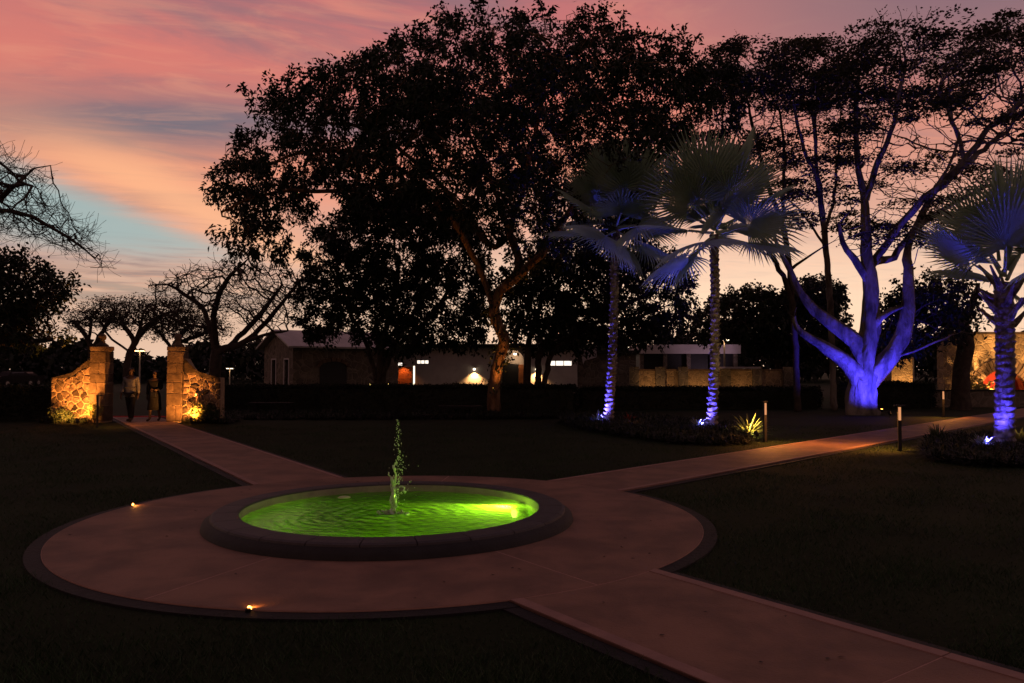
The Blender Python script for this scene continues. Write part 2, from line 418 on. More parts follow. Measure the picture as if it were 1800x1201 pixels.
# short mown grass: denser near the camera
n = 330000
yy = 2.2+22*RNG.random(n)**1.9; xx = (RNG.random(n)-.5)*2*(yy*.80+1.8)
ok = ~on_paving(xx, yy, .05+.08*RNG.random(n)**.5); xx, yy = xx[ok], yy[ok]
pt = np.sin(xx*2.3+1.7*np.sin(yy*1.9))+np.sin(yy*3.1+1.3*np.sin(xx*2.7+1))            # thin and thick patches
kp = RNG.random(len(xx)) < .72+.2*pt; xx, yy, pt = xx[kp], yy[kp], pt[kp]
V, Fq = blades(np.c_[xx, yy, np.full(len(xx), -.037)], .044*(1+.25*pt), .0038, .8)
tag(obj('grass', V, Fq, M['grass']), 'short dark mown grass covering the garden lawn', 'grass', kind='stuff')

# ------------------------------------------------------------------ fountain
fx, fy = FC
fo = thing('fountain', 'low round stone fountain with green lit water at the centre of the plaza', 'fountain', (fx, fy, 0))
b = MB(); k = 96
prof = [(2.085, 0.001), (2.07, .055), (1.99, .105)]
b.lathe(prof, (fx, fy, 0), k); b.F = b.F[:-2]
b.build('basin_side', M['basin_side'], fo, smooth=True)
nb = 24
for j in range(nb):                                      # rim stones
    a0, a1 = 2*PI*j/nb+.0024, 2*PI*(j+1)/nb-.0024; ns = 6
    pr = [(1.995, .098), (1.985, .122), (1.955, .135), (1.72, .138), (1.695, .132), (1.690, .124), (1.696, .10)]
    V = [(fx+r*math.cos(a), fy+r*math.sin(a), z) for a in np.linspace(a0, a1, ns) for r, z in pr]; q = len(pr)
    Fc = [(i*q+t, (i+1)*q+t, (i+1)*q+t+1, i*q+t+1) for i in range(ns-1) for t in range(q-1)]
    Fc += [tuple(range(q)), tuple((ns-1)*q+t for t in range(q))[::-1]]
    obj('rim_stone', V, Fc, M['basin'], fo)
b = MB(); b.lathe([(1.694, .120), (1.690, .116), (1.690, -.02)], (fx, fy, 0), k); b.F = [f for f in b.F if len(f) == 4]; b.build('pool_wall', M['pool_wall'], fo, smooth=True)
b = MB(); b.lathe([(1.691, -.021), (1.691, -.30), (1.60, -.36), (0.001, -.37)], (fx, fy, 0), k); b.F = [f for f in b.F if len(f) == 4]
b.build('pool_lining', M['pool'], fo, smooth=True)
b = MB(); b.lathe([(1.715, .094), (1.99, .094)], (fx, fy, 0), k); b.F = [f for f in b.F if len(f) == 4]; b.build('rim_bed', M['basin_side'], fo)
# water surface with real ripples
nr, na = 110, 220; WZ = .035
rr = np.linspace(.0, 1.688, nr); aa = np.linspace(0, 2*PI, na, endpoint=False)
RR, AA = np.meshgrid(rr, aa, indexing='ij'); X = RR*np.cos(AA); Y = RR*np.sin(AA)
Z = .0045*np.exp(-RR*1.6)*np.sin(RR*34-1.6*np.sin(2*AA+1)+.9*np.sin(5*AA)) + .0020*np.sin(X*17+Y*9+2*np.sin(Y*5))*np.sin(Y*21-X*6+1.5*np.sin(X*4)) + .0018*np.sin(X*34-Y*13+2*np.sin(3*Y))*np.sin(Y*40+X*11)
Z += .004*np.exp(-((X+.95)**2+(Y+.75)**2)/.25)*np.sin(48*np.hypot(X+.5, Y+.2))
V = np.stack([fx+X, fy+Y, WZ+Z], -1).reshape(-1, 3)
I, J = np.meshgrid(np.arange(nr-1), np.arange(na), indexing='ij'); J2 = (J+1) % na
Fq = np.stack([I*na+J, (I+1)*na+J, (I+1)*na+J2, I*na+J2], -1).reshape(-1, 4)
wm = bpy.data.materials.new('pool water'); wm.use_nodes = True; nt = wm.node_tree; nt.nodes.clear(); E.nt = nt
N = nt.nodes.new
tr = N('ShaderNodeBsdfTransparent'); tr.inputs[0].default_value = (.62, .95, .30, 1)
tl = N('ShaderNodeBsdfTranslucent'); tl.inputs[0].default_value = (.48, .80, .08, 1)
gl = N('ShaderNodeBsdfGlossy'); gl.inputs['Roughness'].default_value = .06
fr = N('ShaderNodeFresnel'); fr.inputs[0].default_value = 1.33
m1 = N('ShaderNodeMixShader'); m1.inputs[0].default_value = .5; m2 = N('ShaderNodeMixShader'); out = N('ShaderNodeOutputMaterial')
tcn = N('ShaderNodeTexCoord'); bp = N('ShaderNodeBump'); bp.inputs['Strength'].default_value = .35; bp.inputs['Distance'].default_value = .01
hh = nnoise(E(tcn.outputs['Object']), 22, 4, .6, .5); nt.links.new(hh.s, bp.inputs['Height'])
for s_ in (tl, gl, fr): nt.links.new(bp.outputs[0], s_.inputs['Normal'])
nt.links.new(tr.outputs[0], m1.inputs[1]); nt.links.new(tl.outputs[0], m1.inputs[2])
nt.links.new(m1.outputs[0], m2.inputs[1]); nt.links.new(gl.outputs[0], m2.inputs[2]); nt.links.new(fr.outputs[0], m2.inputs[0]); nt.links.new(m2.outputs[0], out.inputs[0])
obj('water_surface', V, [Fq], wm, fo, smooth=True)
# jet and its drops
jm = bpy.data.materials.new('splashing water'); jm.use_nodes = True; nt = jm.node_tree; nt.nodes.clear(); N = nt.nodes.new
d1 = N('ShaderNodeBsdfDiffuse'); d1.inputs[0].default_value = (.85, .9, .75, 1); d2 = N('ShaderNodeBsdfTranslucent'); d2.inputs[0].default_value = (.9, .95, .8, 1)
g1 = N('ShaderNodeBsdfGlossy'); g1.inputs['Roughness'].default_value = .1; x1 = N('ShaderNodeMixShader'); x1.inputs[0].default_value = .6; x2 = N('ShaderNodeMixShader'); x2.inputs[0].default_value = .25; out = N('ShaderNodeOutputMaterial')
nt.links.new(d1.outputs[0], x1.inputs[1]); nt.links.new(d2.outputs[0], x1.inputs[2]); nt.links.new(x1.outputs[0], x2.inputs[1]); nt.links.new(g1.outputs[0], x2.inputs[2]); nt.links.new(x2.outputs[0], out.inputs[0])
jr = random.Random(5)
j = MB()
def strand(z0, z1, r0, r1, x0, x1, kk=9, rough=.35):
    n = max(4, int((z1-z0)/.022)); pts = []; rad = []
    ph = jr.uniform(0, 6)
    for i in range(n):
        t = i/(n-1); pts.append((fx+x0+(x1-x0)*t+.012*math.sin(ph+t*9)+jr.gauss(0, .004), fy+.012*math.cos(ph+t*7)+jr.gauss(0, .004), z0+(z1-z0)*t))
        rad.append(max(.0035, (r0+(r1-r0)*t)*(1+jr.uniform(-rough, rough))))
    b = len(j.V); j.tube(pts, rad, kk)
    for q in range(b, len(j.V)):
        v = j.V[q]; j.V[q] = (v[0]+jr.gauss(0, .004), v[1]+jr.gauss(0, .004), v[2]+jr.gauss(0, .006))
strand(WZ-.02, .30, .032, .018, .0, .012); strand(.05, .34, .013, .008, -.022, -.005); strand(.06, .33, .013, .009, .026, .026)
strand(.28, .46, .024, .010, .012, -.012); strand(.30, .52, .012, .006, -.010, -.045); strand(.32, .60, .012, .006, .03, .012)
strand(.52, .66, .008, .004, .005, .03, 6); strand(.28, .36, .008, .004, .135, .12, 6)
for r0, z0 in ((.10, .0), (.15, .0), (.075, .01)): 
    for q in range(9): 
        a = jr.uniform(0, 6.28); strand(WZ-.01, WZ+jr.uniform(.01, .05), .012, .004, r0*math.cos(a), r0*1.25*math.cos(a), 5)
j.build('water_jet', jm, fo, smooth=True)
dr = MB()
oct_F = [(0,2,4),(2,1,4),(1,3,4),(3,0,4),(2,0,5),(1,2,5),(3,1,5),(0,3,5)]
def drop(x, y, z, r, st=1.3):
    dr.add([(x-r,y,z),(x+r,y,z),(x,y-r,z),(x,y+r,z),(x,y,z+r*st),(x,y,z-r*st)], oct_F)
for i in range(300):
    t = jr.random()**1.5; z = .06+1.08*t; sx = .014+.020*math.sin(PI*min(1, t*1.1))
    cx = .030*math.sin(t*4.2)+.075*t
    drop(fx+cx+jr.gauss(0, sx), fy+jr.gauss(0, sx), z, jr.uniform(.0022, .0075)*(1.15-.45*t), jr.uniform(1, 2.6))
for i in range(26): drop(fx+jr.gauss(.1, .10), fy+jr.gauss(0, .1), jr.uniform(.06, .6), jr.uniform(.003, .007), jr.uniform(1, 1.8))
tag(dr.build('water_drops', jm, fo, smooth=True), kind='stuff')
# lamp in the wall of the pool
lx, ly, lz = fx+1.56*math.cos(R(24)), fy+1.56*math.sin(R(24)), -.075
din = Vector((fx-lx-.1, fy-ly-.9, 0)).normalized()
b = MB(); b.lathe([(.07, -.05), (.08, -.03), (.08, .02), (.07, .03)], k=20); b.move(Matrix.Translation((lx, ly, lz))@din.to_track_quat('Z', 'Y').to_matrix().to_4x4())
lf = b.build('pool_lamp', M['zinc'], fo)
b = MB(); b.lathe([(.052, .031), (.04, .035), (.001, .037)], k=20); b.move(Matrix.Translation((lx, ly, lz))@din.to_track_quat('Z', 'Y').to_matrix().to_4x4())
b.build('lens', M['lamp_green'], lf)
lp = Vector((lx, ly, lz))+din*.07
spot('pool_light', lp, lp+din+Vector((0, 0, -.06)), 250, GREEN, 124, .35, .05, fo)
point('pool_glow', lp+din*.10+Vector((0, 0, .03)), 15, GREEN, .03, fo)
b = MB(); c = gnd(605, 875, WZ+.012); b.lathe([(.001, .014), (.06, .016), (.085, .004), (.08, -.006), (.001, -.008)], c, 18)
tag(b.build('floating_disc', M['pad'], smooth=True), 'pale green round disc floating in the fountain behind the jet', 'disc')
# small recessed lamps at the plaza edge
for (x, y), lab in (((210, 887), 'tiny glowing marker lamp at the plaza edge beside the dark side lawn'), ((443, 1068), 'tiny amber marker lamp at the front edge of the plaza')):
    c = gnd(x, y); v = np.array([c.x, c.y])-FC; v = v/np.hypot(*v); q = FC+v*(R_PL+.02)
    t = thing('marker_lamp', lab, 'lamp', (q[0], q[1], 0), 'marker lamps round the plaza')
    b = MB(); b.lathe([(.020, -.03), (.021, .006), (.016, .012), (.001, .013)], (q[0], q[1], 0), 14); b.build('housing', M['black'], t)
    dirv = Vector((-v[0], -v[1], .1)).normalized()
    b = MB(); b.lathe([(.018, .0), (.014, .004), (.001, .006)], k=10); b.move(Matrix.Translation((q[0]-v[0]*.022, q[1]-v[1]*.022, .007))@dirv.to_track_quat('Z', 'Y').to_matrix().to_4x4())
    b.build('lens', M['lamp_amber'], t)
    spot('marker_light', (q[0]-v[0]*.05, q[1]-v[1]*.05, .018), (q[0]-v[0]*.5, q[1]-v[1]*.5, -.02), 1.6, AMBER, 165, .9, .01, t)

# ------------------------------------------------------------------ trees
def unit(v): return v/np.maximum(np.linalg.norm(v, axis=-1, keepdims=True), 1e-9)
def crown_points(poly, Y0, depth, n, rng, hollow=0.0, inset=12):
    """points spread through a crown as deep as it is wide: full depth in the middle, shallow towards its outline"""
    poly = [tuple(p) for p in poly]; xs = [p[0] for p in poly]; ys = [p[1] for p in poly]
    xc, hw = (min(xs)+max(xs))/2, (max(xs)-min(xs))/2; yc, hh = (min(ys)+max(ys))/2, (max(ys)-min(ys))/2
    out = []
    while len(out) < n:
        x = rng.uniform(min(xs), max(xs), 4*n); y = rng.uniform(min(ys), max(ys), 4*n)
        k = in_poly(x, y, poly); x, y = x[k], y[k]
        e = np.sqrt(np.clip(1-((x-xc)/hw)**2*.9-((y-yc)/hh)**2*.35, .03, 1))
        t = rng.uniform(-1, 1, len(x)); 
        if hollow: t = np.sign(t)*np.abs(t)**(1-hollow)
        Y = Y0+t*depth*e
        u, v = (x-900)/F_PX, (600.5-y)/F_PX
        f = math.cos(PITCH)-v*math.sin(PITCH); gz = math.sin(PITCH)+v*math.cos(PITCH)
        Q = np.c_[u*Y0/f, Y, CAM_H+gz*Y0/f]; qx, qy = proj(Q)
        vx, vy = qx-xc, qy-yc; vl = np.maximum(np.hypot(vx, vy), 1); Q = Q[in_poly(qx+vx/vl*inset, qy+vy/vl*inset, poly)]
        out += list(Q)
    return np.array(out[:n])
class Tree:
    def __init__(s, seed): s.P = []; s.par = []; s.rmin = []; s.rng = np.random.default_rng(seed)
    def limb(s, pts, r0=0, r1=0, step=.35, wob=.05):
        """a hand laid trunk or limb; it starts at the nearest node already there"""
        pts = [np.array(p, float) for p in pts]
        prev = -1
        if s.P:
            d = np.linalg.norm(np.array(s.P)-pts[0], axis=1); prev = int(d.argmin())
            pts[0] = np.array(s.P[prev])
        # smooth the polyline
        dense = []
        for i in range(len(pts)-1):
            p0, p1, p2, p3 = pts[max(i-1, 0)], pts[i], pts[i+1], pts[min(i+2, len(pts)-1)]
            k = max(2, int(np.linalg.norm(p2-p1)/step))
            for t in np.arange(k)/k:
                dense.append(.5*((2*p1)+(-p0+p2)*t+(2*p0-5*p1+4*p2-p3)*t*t+(-p0+3*p1-3*p2+p3)*t**3))
        dense.append(pts[-1]); m = len(dense)
        for i, p in enumerate(dense):
            if i == 0 and prev >= 0: continue
            s.P.append(p+s.rng.normal(0, wob*.5, 3)*(i > 0)*(.3 if r0 > .2 else 1)); s.par.append(prev); s.rmin.append(r1+(r0-r1)*(1-i/(m-1))**(1.7 if r0 > .21 and r0 > 3*r1 else 1.0)); prev = len(s.P)-1
        return s
    def grow(s, A, D=.45, di=6.0, dk=.9, iters=110, up=0.0, jit=.18, maxn=14000):
        P = np.array(s.P); par = list(s.par); nch = np.zeros(len(P), int)
        for p in par:
            if p >= 0: nch[p] += 1
        A = np.array(A); near = np.zeros(len(A), int); dist = np.full(len(A), 1e9)
        def upd(new, base):
            for c in range(0, len(new), 400):
                dd = np.linalg.norm(A[:, None]-new[None, c:c+400], axis=2); k = dd.argmin(1); m = dd[np.arange(len(A)), k]
                b = m < dist; dist[b] = m[b]; near[b] = base+c+k[b]
        upd(P, 0); kids = {}
        for it in range(iters):
            if not len(A) or len(P) > maxn: break
            act = dist < (di if it > 12 else 1e9)
            if not act.any(): break
            acc = np.zeros((len(P), 3)); np.add.at(acc, near[act], unit(A[act]-P[near[act]]))
            idx = np.unique(near[act]); idx = idx[nch[idx] < 4]
            d = unit(unit(acc[idx])+s.rng.normal(0, jit, (len(idx), 3))+np.array([0, 0, up]))
            new = P[idx]+d*D; keep = []
            for q, i in enumerate(idx):
                ks = kids.setdefault(int(i), [])
                if all(np.dot(d[q], kk) < .86 for kk in ks): ks.append(d[q]); keep.append(q)
            if not keep: break
            new = new[keep]; idx = idx[keep]; base = len(P)
            P = np.vstack([P, new]); par += [int(i) for i in idx]; nch[idx] += 1; nch = np.concatenate([nch, np.zeros(len(new), int)])
            upd(new, base)
            al = dist > dk; A, near, dist = A[al], near[al], dist[al]
        s.rmin += [0]*(len(P)-len(s.P)); s.P = list(P); s.par = par; return s
    def twigs(s, per=3, length=.6, segs=2, flat=.5, up=.15, every=False, minfrac=0.0):
        P = np.array(s.P); par = np.array(s.par); n = len(P)
        has = np.zeros(n, bool); has[par[par >= 0]] = True
        tips = np.where(~has)[0]
        if every:                                       # side shoots on thin wood as well
            dep = s.radii(.01, .02)[1]; tips = np.concatenate([tips, np.where(has & (dep <= every))[0]])
        d0 = unit(P[tips]-P[np.maximum(par[tips], 0)])
        for _ in range(per):
            k = s.rng.random(len(tips)) > minfrac; t = tips[k]
            if not len(t): continue
            dirv = d0[k]*.7+s.rng.normal(0, .7, (len(t), 3))*np.array([1, 1, flat])+np.array([0, 0, up]); dirv = unit(dirv)
            prev = t.copy(); pos = P[t].copy(); L = length*s.rng.uniform(.5, 1.3, len(t))/segs
            for sg in range(segs):
                dirv = unit(dirv+s.rng.normal(0, .28, dirv.shape)+np.array([0, 0, up*.4])); pos = pos+dirv*L[:, None]
                b = len(s.P); s.P += list(pos); s.par += [int(v) for v in prev]; s.rmin += [0]*len(pos); prev = np.arange(b, b+len(pos))
        return s
    def radii(s, r_tip, r_trunk):
        n = len(s.P); par = s.par; cnt = np.zeros(n); height = np.zeros(n, int)
        for i in range(n-1, -1, -1):
            if cnt[i] == 0: cnt[i] = 1
            p = par[i]
            if p >= 0: cnt[p] += cnt[i]; height[p] = max(height[p], height[i]+1)
        e = math.log(max(cnt[0], 3))/math.log(max(r_trunk/r_tip, 1.5))
        return np.maximum(r_tip*cnt**(1/e), np.array(s.rmin)), height
    def wood(s, r_tip, r_trunk, k=6, flare=.5, lump=.05, fz=.5):
        r, _ = s.radii(r_tip, r_trunk); P = np.array(s.P); par = np.array(s.par); n = len(P)
        z0 = P[0, 2]; r = r*(1+flare*np.exp(-np.maximum(P[:, 2]-z0, 0)/fz)*(r > r_trunk*.5))
        main = np.full(n, -1)
        order = np.argsort(r, kind='stable')
        for i in order:
            if par[i] >= 0: main[par[i]] = i
        pd = np.zeros((n, 3)); c = par >= 0; pd[c] = unit(P[c]-P[par[c]]); pd[~c] = (0, 0, 1)
        d = pd.copy(); c2 = main >= 0; d[c2] = unit(pd[c2]+pd[main[c2]])
        def ring(pos, dr, rad, li, k):
            ref = np.array([.13, .97, .2]); u = unit(np.cross(dr, ref)); v = np.cross(dr, u)
            a = 2*PI*np.arange(k)/k
            rr = rad[:, None]*(1+lump*np.sin(3*a[None]+li[:, None]*.37)+s.rng.uniform(-lump, lump, (len(pos), k))*.8)
            return (pos[:, None]+rr[..., None]*(np.cos(a)[None, :, None]*u[:, None]+np.sin(a)[None, :, None]*v[:, None])).reshape(-1, 3)
        thin = (r < max(.022, r_tip*1.8)) & (par >= 0); VV = []; FF = []; nv = 0
        for cls, kk in ((~thin, k), (thin, 3)):          # full rings on the limbs, three sided twigs
            ids = np.where(cls)[0]
            if not len(ids): continue
            loc = np.full(n, -1); loc[ids] = np.arange(len(ids))
            V = ring(P[ids], d[ids], r[ids], ids.astype(float), kk)
            ch = ids[par[ids] >= 0]; share = (main[par[ch]] == ch) & cls[par[ch]]; side = ch[~share]
            SV = ring(P[par[side]], pd[side], np.minimum(r[side]*1.25, r[par[side]]), side.astype(float), kk)
            start = np.zeros(n, int); start[ch[share]] = loc[par[ch[share]]]; start[side] = len(ids)+np.arange(len(side))
            jj = np.arange(kk); j2 = (jj+1) % kk
            a = start[ch][:, None]*kk+nv; b = loc[ch][:, None]*kk+nv
            FF.append(np.stack([a+jj, a+j2, b+j2, b+jj], -1).reshape(-1, 4)); VV += [V, SV]; nv += len(V)+len(SV)
        return np.vstack(VV), FF, r
    def tips(s, maxh=0):
        if maxh == 0:
            has = np.zeros(len(s.P), bool); p = np.array(s.par); has[p[p >= 0]] = True; i = np.where(~has)[0]
        else: i = np.where(s.radii(.01, .02)[1] <= maxh)[0]
        P = np.array(s.P); p = np.array(s.par)
        return P[i], unit(P[i]-P[np.maximum(p[i], 0)])
def leaf_mesh(C, D, L, W, rng, droop=.15):
    n = len(C); rnd = rng.normal(0, 1, (n, 3)); sd = unit(np.cross(D, rnd)); nm = np.cross(D, sd)
    L = L[:, None]; W = W[:, None]
    tip = C+D*L; tip[:, 2] -= (L*droop)[:, 0]
    V = np.stack([C, C+D*L*.45+sd*W-nm*W*.35, tip, C+D*L*.45-sd*W-nm*W*.35], 1).reshape(-1, 3)
    b = np.arange(n)[:, None]*4
    return V, np.concatenate([b+np.array([0, 1, 2]), b+np.array([0, 2, 3])], 0)
def rosettes(C, D, per, L, W, rng, spread=1.0, down=.25, flat=1.0, off=.0, droop=.2):
    """leaves fanning out round each twig end"""
    C = np.repeat(C, per, 0); D = np.repeat(D, per, 0); n = len(C)
    d = unit(D*.55+rng.normal(0, spread, (n, 3))*np.array([1, 1, flat])+np.array([0, 0, -down]))
    C = C+rng.normal(0, 1, (n, 3))*np.array([off, off, off*flat])
    return leaf_mesh(C, d, L*rng.uniform(.6, 1.25, n), W*rng.uniform(.7, 1.2, n), rng, droop)
def patchy(C, rng, wave, keep):
    """keep leaf clumps in uneven patches so that the sky shows through between them"""
    ph = rng.uniform(0, 6.28, 9); q = C/wave
    f = np.sin(q[:, 0]*1.3+1.7*np.sin(q[:, 2]+ph[0])+ph[1])+np.sin(q[:, 1]*1.1+1.5*np.sin(q[:, 0]*.8+ph[2])+ph[3])+np.sin(q[:, 2]*1.5+1.3*np.sin(q[:, 1]*.9+ph[4])+ph[5])
    f = f+rng.normal(0, .5, len(C)); return f > np.quantile(f, 1-keep)
def pads(C, per, rad, thick, L, W, rng):
    """flat sprays of fine leaflets"""
    C = np.repeat(C, per, 0); n = len(C); r = rad*np.repeat(rng.uniform(.5, 1.3, n//per), per)
    a = rng.uniform(0, 2*PI, n); q = np.sqrt(rng.random(n))*r
    P = C+np.c_[np.cos(a)*q, np.sin(a)*q, rng.normal(0, thick, n)-.15*q]
    d = unit(rng.normal(0, 1, (n, 3))*np.array([1, 1, .35])); return leaf_mesh(P, d, L*rng.uniform(.6, 1.3, n), np.full(n, W), rng, .05)
def join(*ms):
    V = []; Fs = []; k = 0
    for v, f in ms: V.append(v); Fs.append(f+k); k += len(v)
    return np.vstack(V), np.vstack(Fs)
def plant_tree(name, label, tree, r_tip, r_trunk, bark, leaves=None, leafm=None, k=6, flare=.5, lump=.05, group=None, fz=.5, loc=None):
    base = tree.P[0]; t = thing(name, label, 'tree', (base[0], base[1], base[2]), group)
    V, Fq, r = tree.wood(r_tip, r_trunk, k, flare, lump, fz); obj('trunk', V, Fq, bark, t, smooth=True)
    if leaves is not None: obj('crown', leaves[0], leaves[1], leafm, t)
    return t
def T3(pts, Y0, dY=None):
    """limb points seen at pixel places, at the tree's distance plus an offset each"""
    dY = dY or [0]*len(pts); return [np.array(at(x, y, Y0))+np.array([0, d, 0]) for (x, y), d in zip(pts, dY)]
def base_pt(x, Y): p = at(x, 700, Y); return np.array([p.x, Y, -.06])

# --- the great leafy tree behind the lawn
Y0 = 30.5; t = Tree(1)
b0 = base_pt(870, Y0)
t.limb([b0]+T3([(869, 690), (876, 640), (885, 600), (873, 568), (868, 540), (880, 512)], Y0), .24, .19, .25, .02)
t.limb(T3([(880, 512), (905, 490), (936, 464), (962, 436), (990, 390), (1020, 330), (1050, 270)], Y0, [0, -.1, -.3, -.4, -.3, .5, 1]), .17, .07)
t.limb(T3([(900, 494), (912, 450), (895, 405), (880, 350), (850, 280), (815, 200), (800, 130)], Y0, [0, .4, .9, 1.2, 1.5, 1.5, 1.5]), .14, .05)
t.limb(T3([(893, 402), (920, 320), (945, 220), (960, 130)], Y0, [.9, 0, -1.5, -2.5]), .12, .05)
t.limb(T3([(870, 545), (850, 490), (810, 410), (740, 330), (660, 290), (560, 285), (490, 300)], Y0, [0, .5, 0, -1, -1.5, -1.5, -1]), .13, .04)
t.limb(T3([(895, 405), (858, 417), (800, 330), (700, 230), (600, 180), (520, 190)], Y0, [.9, 2, 3.5, 4, 3, 2]), .12, .05)
t.limb(T3([(990, 390), (1080, 300), (1150, 230), (1230, 180)], Y0, [-.3, 1, 2, 2]), .11, .05)
t.limb(T3([(740, 330), (620, 360), (520, 370), (440, 400)], Y0, [-1, -2.5, -3, -3]), .10, .04)
POLY_BIG = [(352,322),(378,300),(385,255),(432,240),(440,180),(520,150),(560,122),(640,84),(720,60),(800,20),(900,6),(1000,14),(1060,28),(1110,52),(1150,80),(1200,60),(1225,95),(1295,122),(1312,190),(1285,232),(1215,262),(1160,330),(1130,420),(960,470),(900,440),(800,420),(700,400),(602,405),(590,335),(548,322),(532,372),(505,436),(480,462),(430,465),(388,425),(405,350)]
A = crown_points(POLY_BIG, Y0, 8.0, 6500, t.rng, .3)
# the crown is a shell: thin out its core
xy = np.c_[proj(A)]; core = ((xy[:, 0]-850)/300)**2+((xy[:, 1]-360)/190)**2+((A[:, 1]-Y0)/6)**2 < 1
A = A[~core | (t.rng.random(len(A)) < .7)]
t.grow(A, .42, 6, .52, 110, .04, .2, 14000)
t.twigs(2, .75, 2, .8, .1)
C, D = t.tips(1); k_ = patchy(C, t.rng, .85, .86); C, D = C[k_], D[k_]; lv = rosettes(C, D, 23, .205, .047, t.rng, .8, .40, 1.0, .12)
tp = np.array(t.P)[:46]; ii = t.rng.integers(4, 46, 150); vd_ = unit(t.rng.normal(0, 1, (150, 3))*np.array([1, 1, .3])); lv = join(lv, rosettes(tp[ii]+vd_*.30, vd_, 12, .15, .05, t.rng, .7, .4, 1.0, .14))   # creeper on the trunk
plant_tree('leafy_tree', 'great spreading leafy tree with an amber lit trunk behind the lawn', t, .009, .22, M['bark_vine'], lv, M['leaf'], 8, .35, .10)
print('big tree', len(t.P), len(lv[1]))

def leafy(name, label, poly, Y0, depth, stems, seed, nA, per, L, W, D=.45, dk=.7, off=.12, r_trunk=.22, group=None, tw=2, mat='leaf', maxh=1):
    t = Tree(seed); first = True
    for st in stems:
        pts, dYs = st if isinstance(st, tuple) else (st, None)
        q = T3(pts, Y0, dYs)
        if first: t.limb([base_pt(pts[0][0], Y0)]+q, r_trunk, r_trunk*.5); first = False
        else: t.limb([np.array(t.P[0])+np.array([0, 0, .1])]+q if q[0][2] < 1.9 else q, r_trunk*.7, r_trunk*.3)
    t.grow(crown_points(poly, Y0, depth, nA*3, t.rng), D*.9, 5, dk*.72, 90, .04, .2)
    t.twigs(tw, .6, 2, .8, .05)
    C, Dr = t.tips(maxh); kk = patchy(C, t.rng, .7, .86); C, Dr = C[kk], Dr[kk]; lv = rosettes(C, Dr, per, L, W, t.rng, .9, .3, 1.0, off)
    print(name, len(t.P), len(lv[1]))
    return plant_tree(name, label, t, .012, r_trunk, M['bark'], lv, M[mat], 5, .3, group=group)
# --- the dark dense tree before the long white wall
leafy('leafy_tree', 'dense dark round crowned tree with several stems before the stone house', [(528,440),(560,385),(600,362),(640,342),(720,332),(800,352),(850,400),(872,500),(862,600),(820,628),(780,612),(740,622),(700,632),(650,615),(600,596),(560,612),(520,592),(515,520),(540,470)], 40, 4.2,
      [[(666, 690), (668, 650), (672, 600), (690, 540), (700, 470)], ([(662, 668), (652, 635), (640, 600), (610, 550), (590, 500)], [0, .2, .4, 1, 1]), ([(672, 668), (682, 640), (700, 610), (760, 560), (800, 500)], [0, -.2, -.5, -1, -1]), ([(668, 655), (690, 600), (730, 520), (740, 420)], [0, 1, 2, 2])], 2, 1300, 17, .22, .06, .45, .6)
leafy('leafy_tree', 'dark bushy tree on thin leaning stems before the white wall', [(880,470),(960,450),(1000,440),(1100,430),(1190,445),(1225,500),(1215,560),(1190,600),(1100,612),(1000,622),(930,620),(880,600)], 38, 3.6,
      [[(926, 690), (928, 640), (930, 600), (950, 540)], ([(945, 690), (948, 650), (955, 612), (1000, 540), (1040, 500)], [0, .2, .3, 1, 1]), ([(952, 690), (962, 650), (975, 615), (1060, 560), (1130, 520)], [0, -.2, -.5, -1, -1]), ([(1000, 540), (1100, 560), (1170, 540)], [0, 1, 2])], 3, 1300, 16, .22, .06, .45, .6)
leafy('leafy_tree', 'low dark bushy tree at the horizon between the palms and the blue tree', [(1210,560),(1225,535),(1262,525),(1300,506),(1340,502),(1380,512),(1440,485),(1490,500),(1490,620),(1420,645),(1340,635),(1300,600),(1215,598)], 52, 4.5,
      [[(1370, 690), (1368, 640), (1360, 590), (1340, 550)], [(1368, 640), (1300, 600), (1250, 570)], [(1368, 640), (1420, 590), (1450, 540)]], 4, 1300, 14, .27, .08, .5, .6)
leafy('leafy_tree', 'dark tree with a thick leaning trunk before the lit arch wall', [(1555,520),(1600,500),(1640,480),(1700,470),(1730,520),(1722,570),(1690,592),(1640,602),(1600,640),(1560,630),(1545,570)], 33.5, 3.2,
      [[(1688, 690), (1690, 650), (1698, 610), (1690, 570), (1670, 530)], [(1690, 575), (1640, 560), (1600, 560)], [(1692, 570), (1710, 530), (1720, 500)]], 5, 800, 13, .2, .055, .4, .55, r_trunk=.34)
# --- leafy tree at the edge of the picture
leafy('leafy_tree', 'dark leafy tree at the edge of the lawn under the bare branches', [(-170,470),(-60,430),(10,440),(40,458),(72,480),(104,484),(126,498),(120,530),(104,560),(112,590),(90,612),(60,600),(30,618),(-60,630),(-170,610)], 24, 2.6,
      [[(-70, 740), (-66, 680), (-50, 610), (-20, 540)], [(-60, 640), (0, 590), (60, 550)], [(-50, 610), (-90, 540), (-100, 490)], [(0, 590), (40, 600), (90, 595)]], 6, 1100, 15, .15, .042, .32, .42, .09)

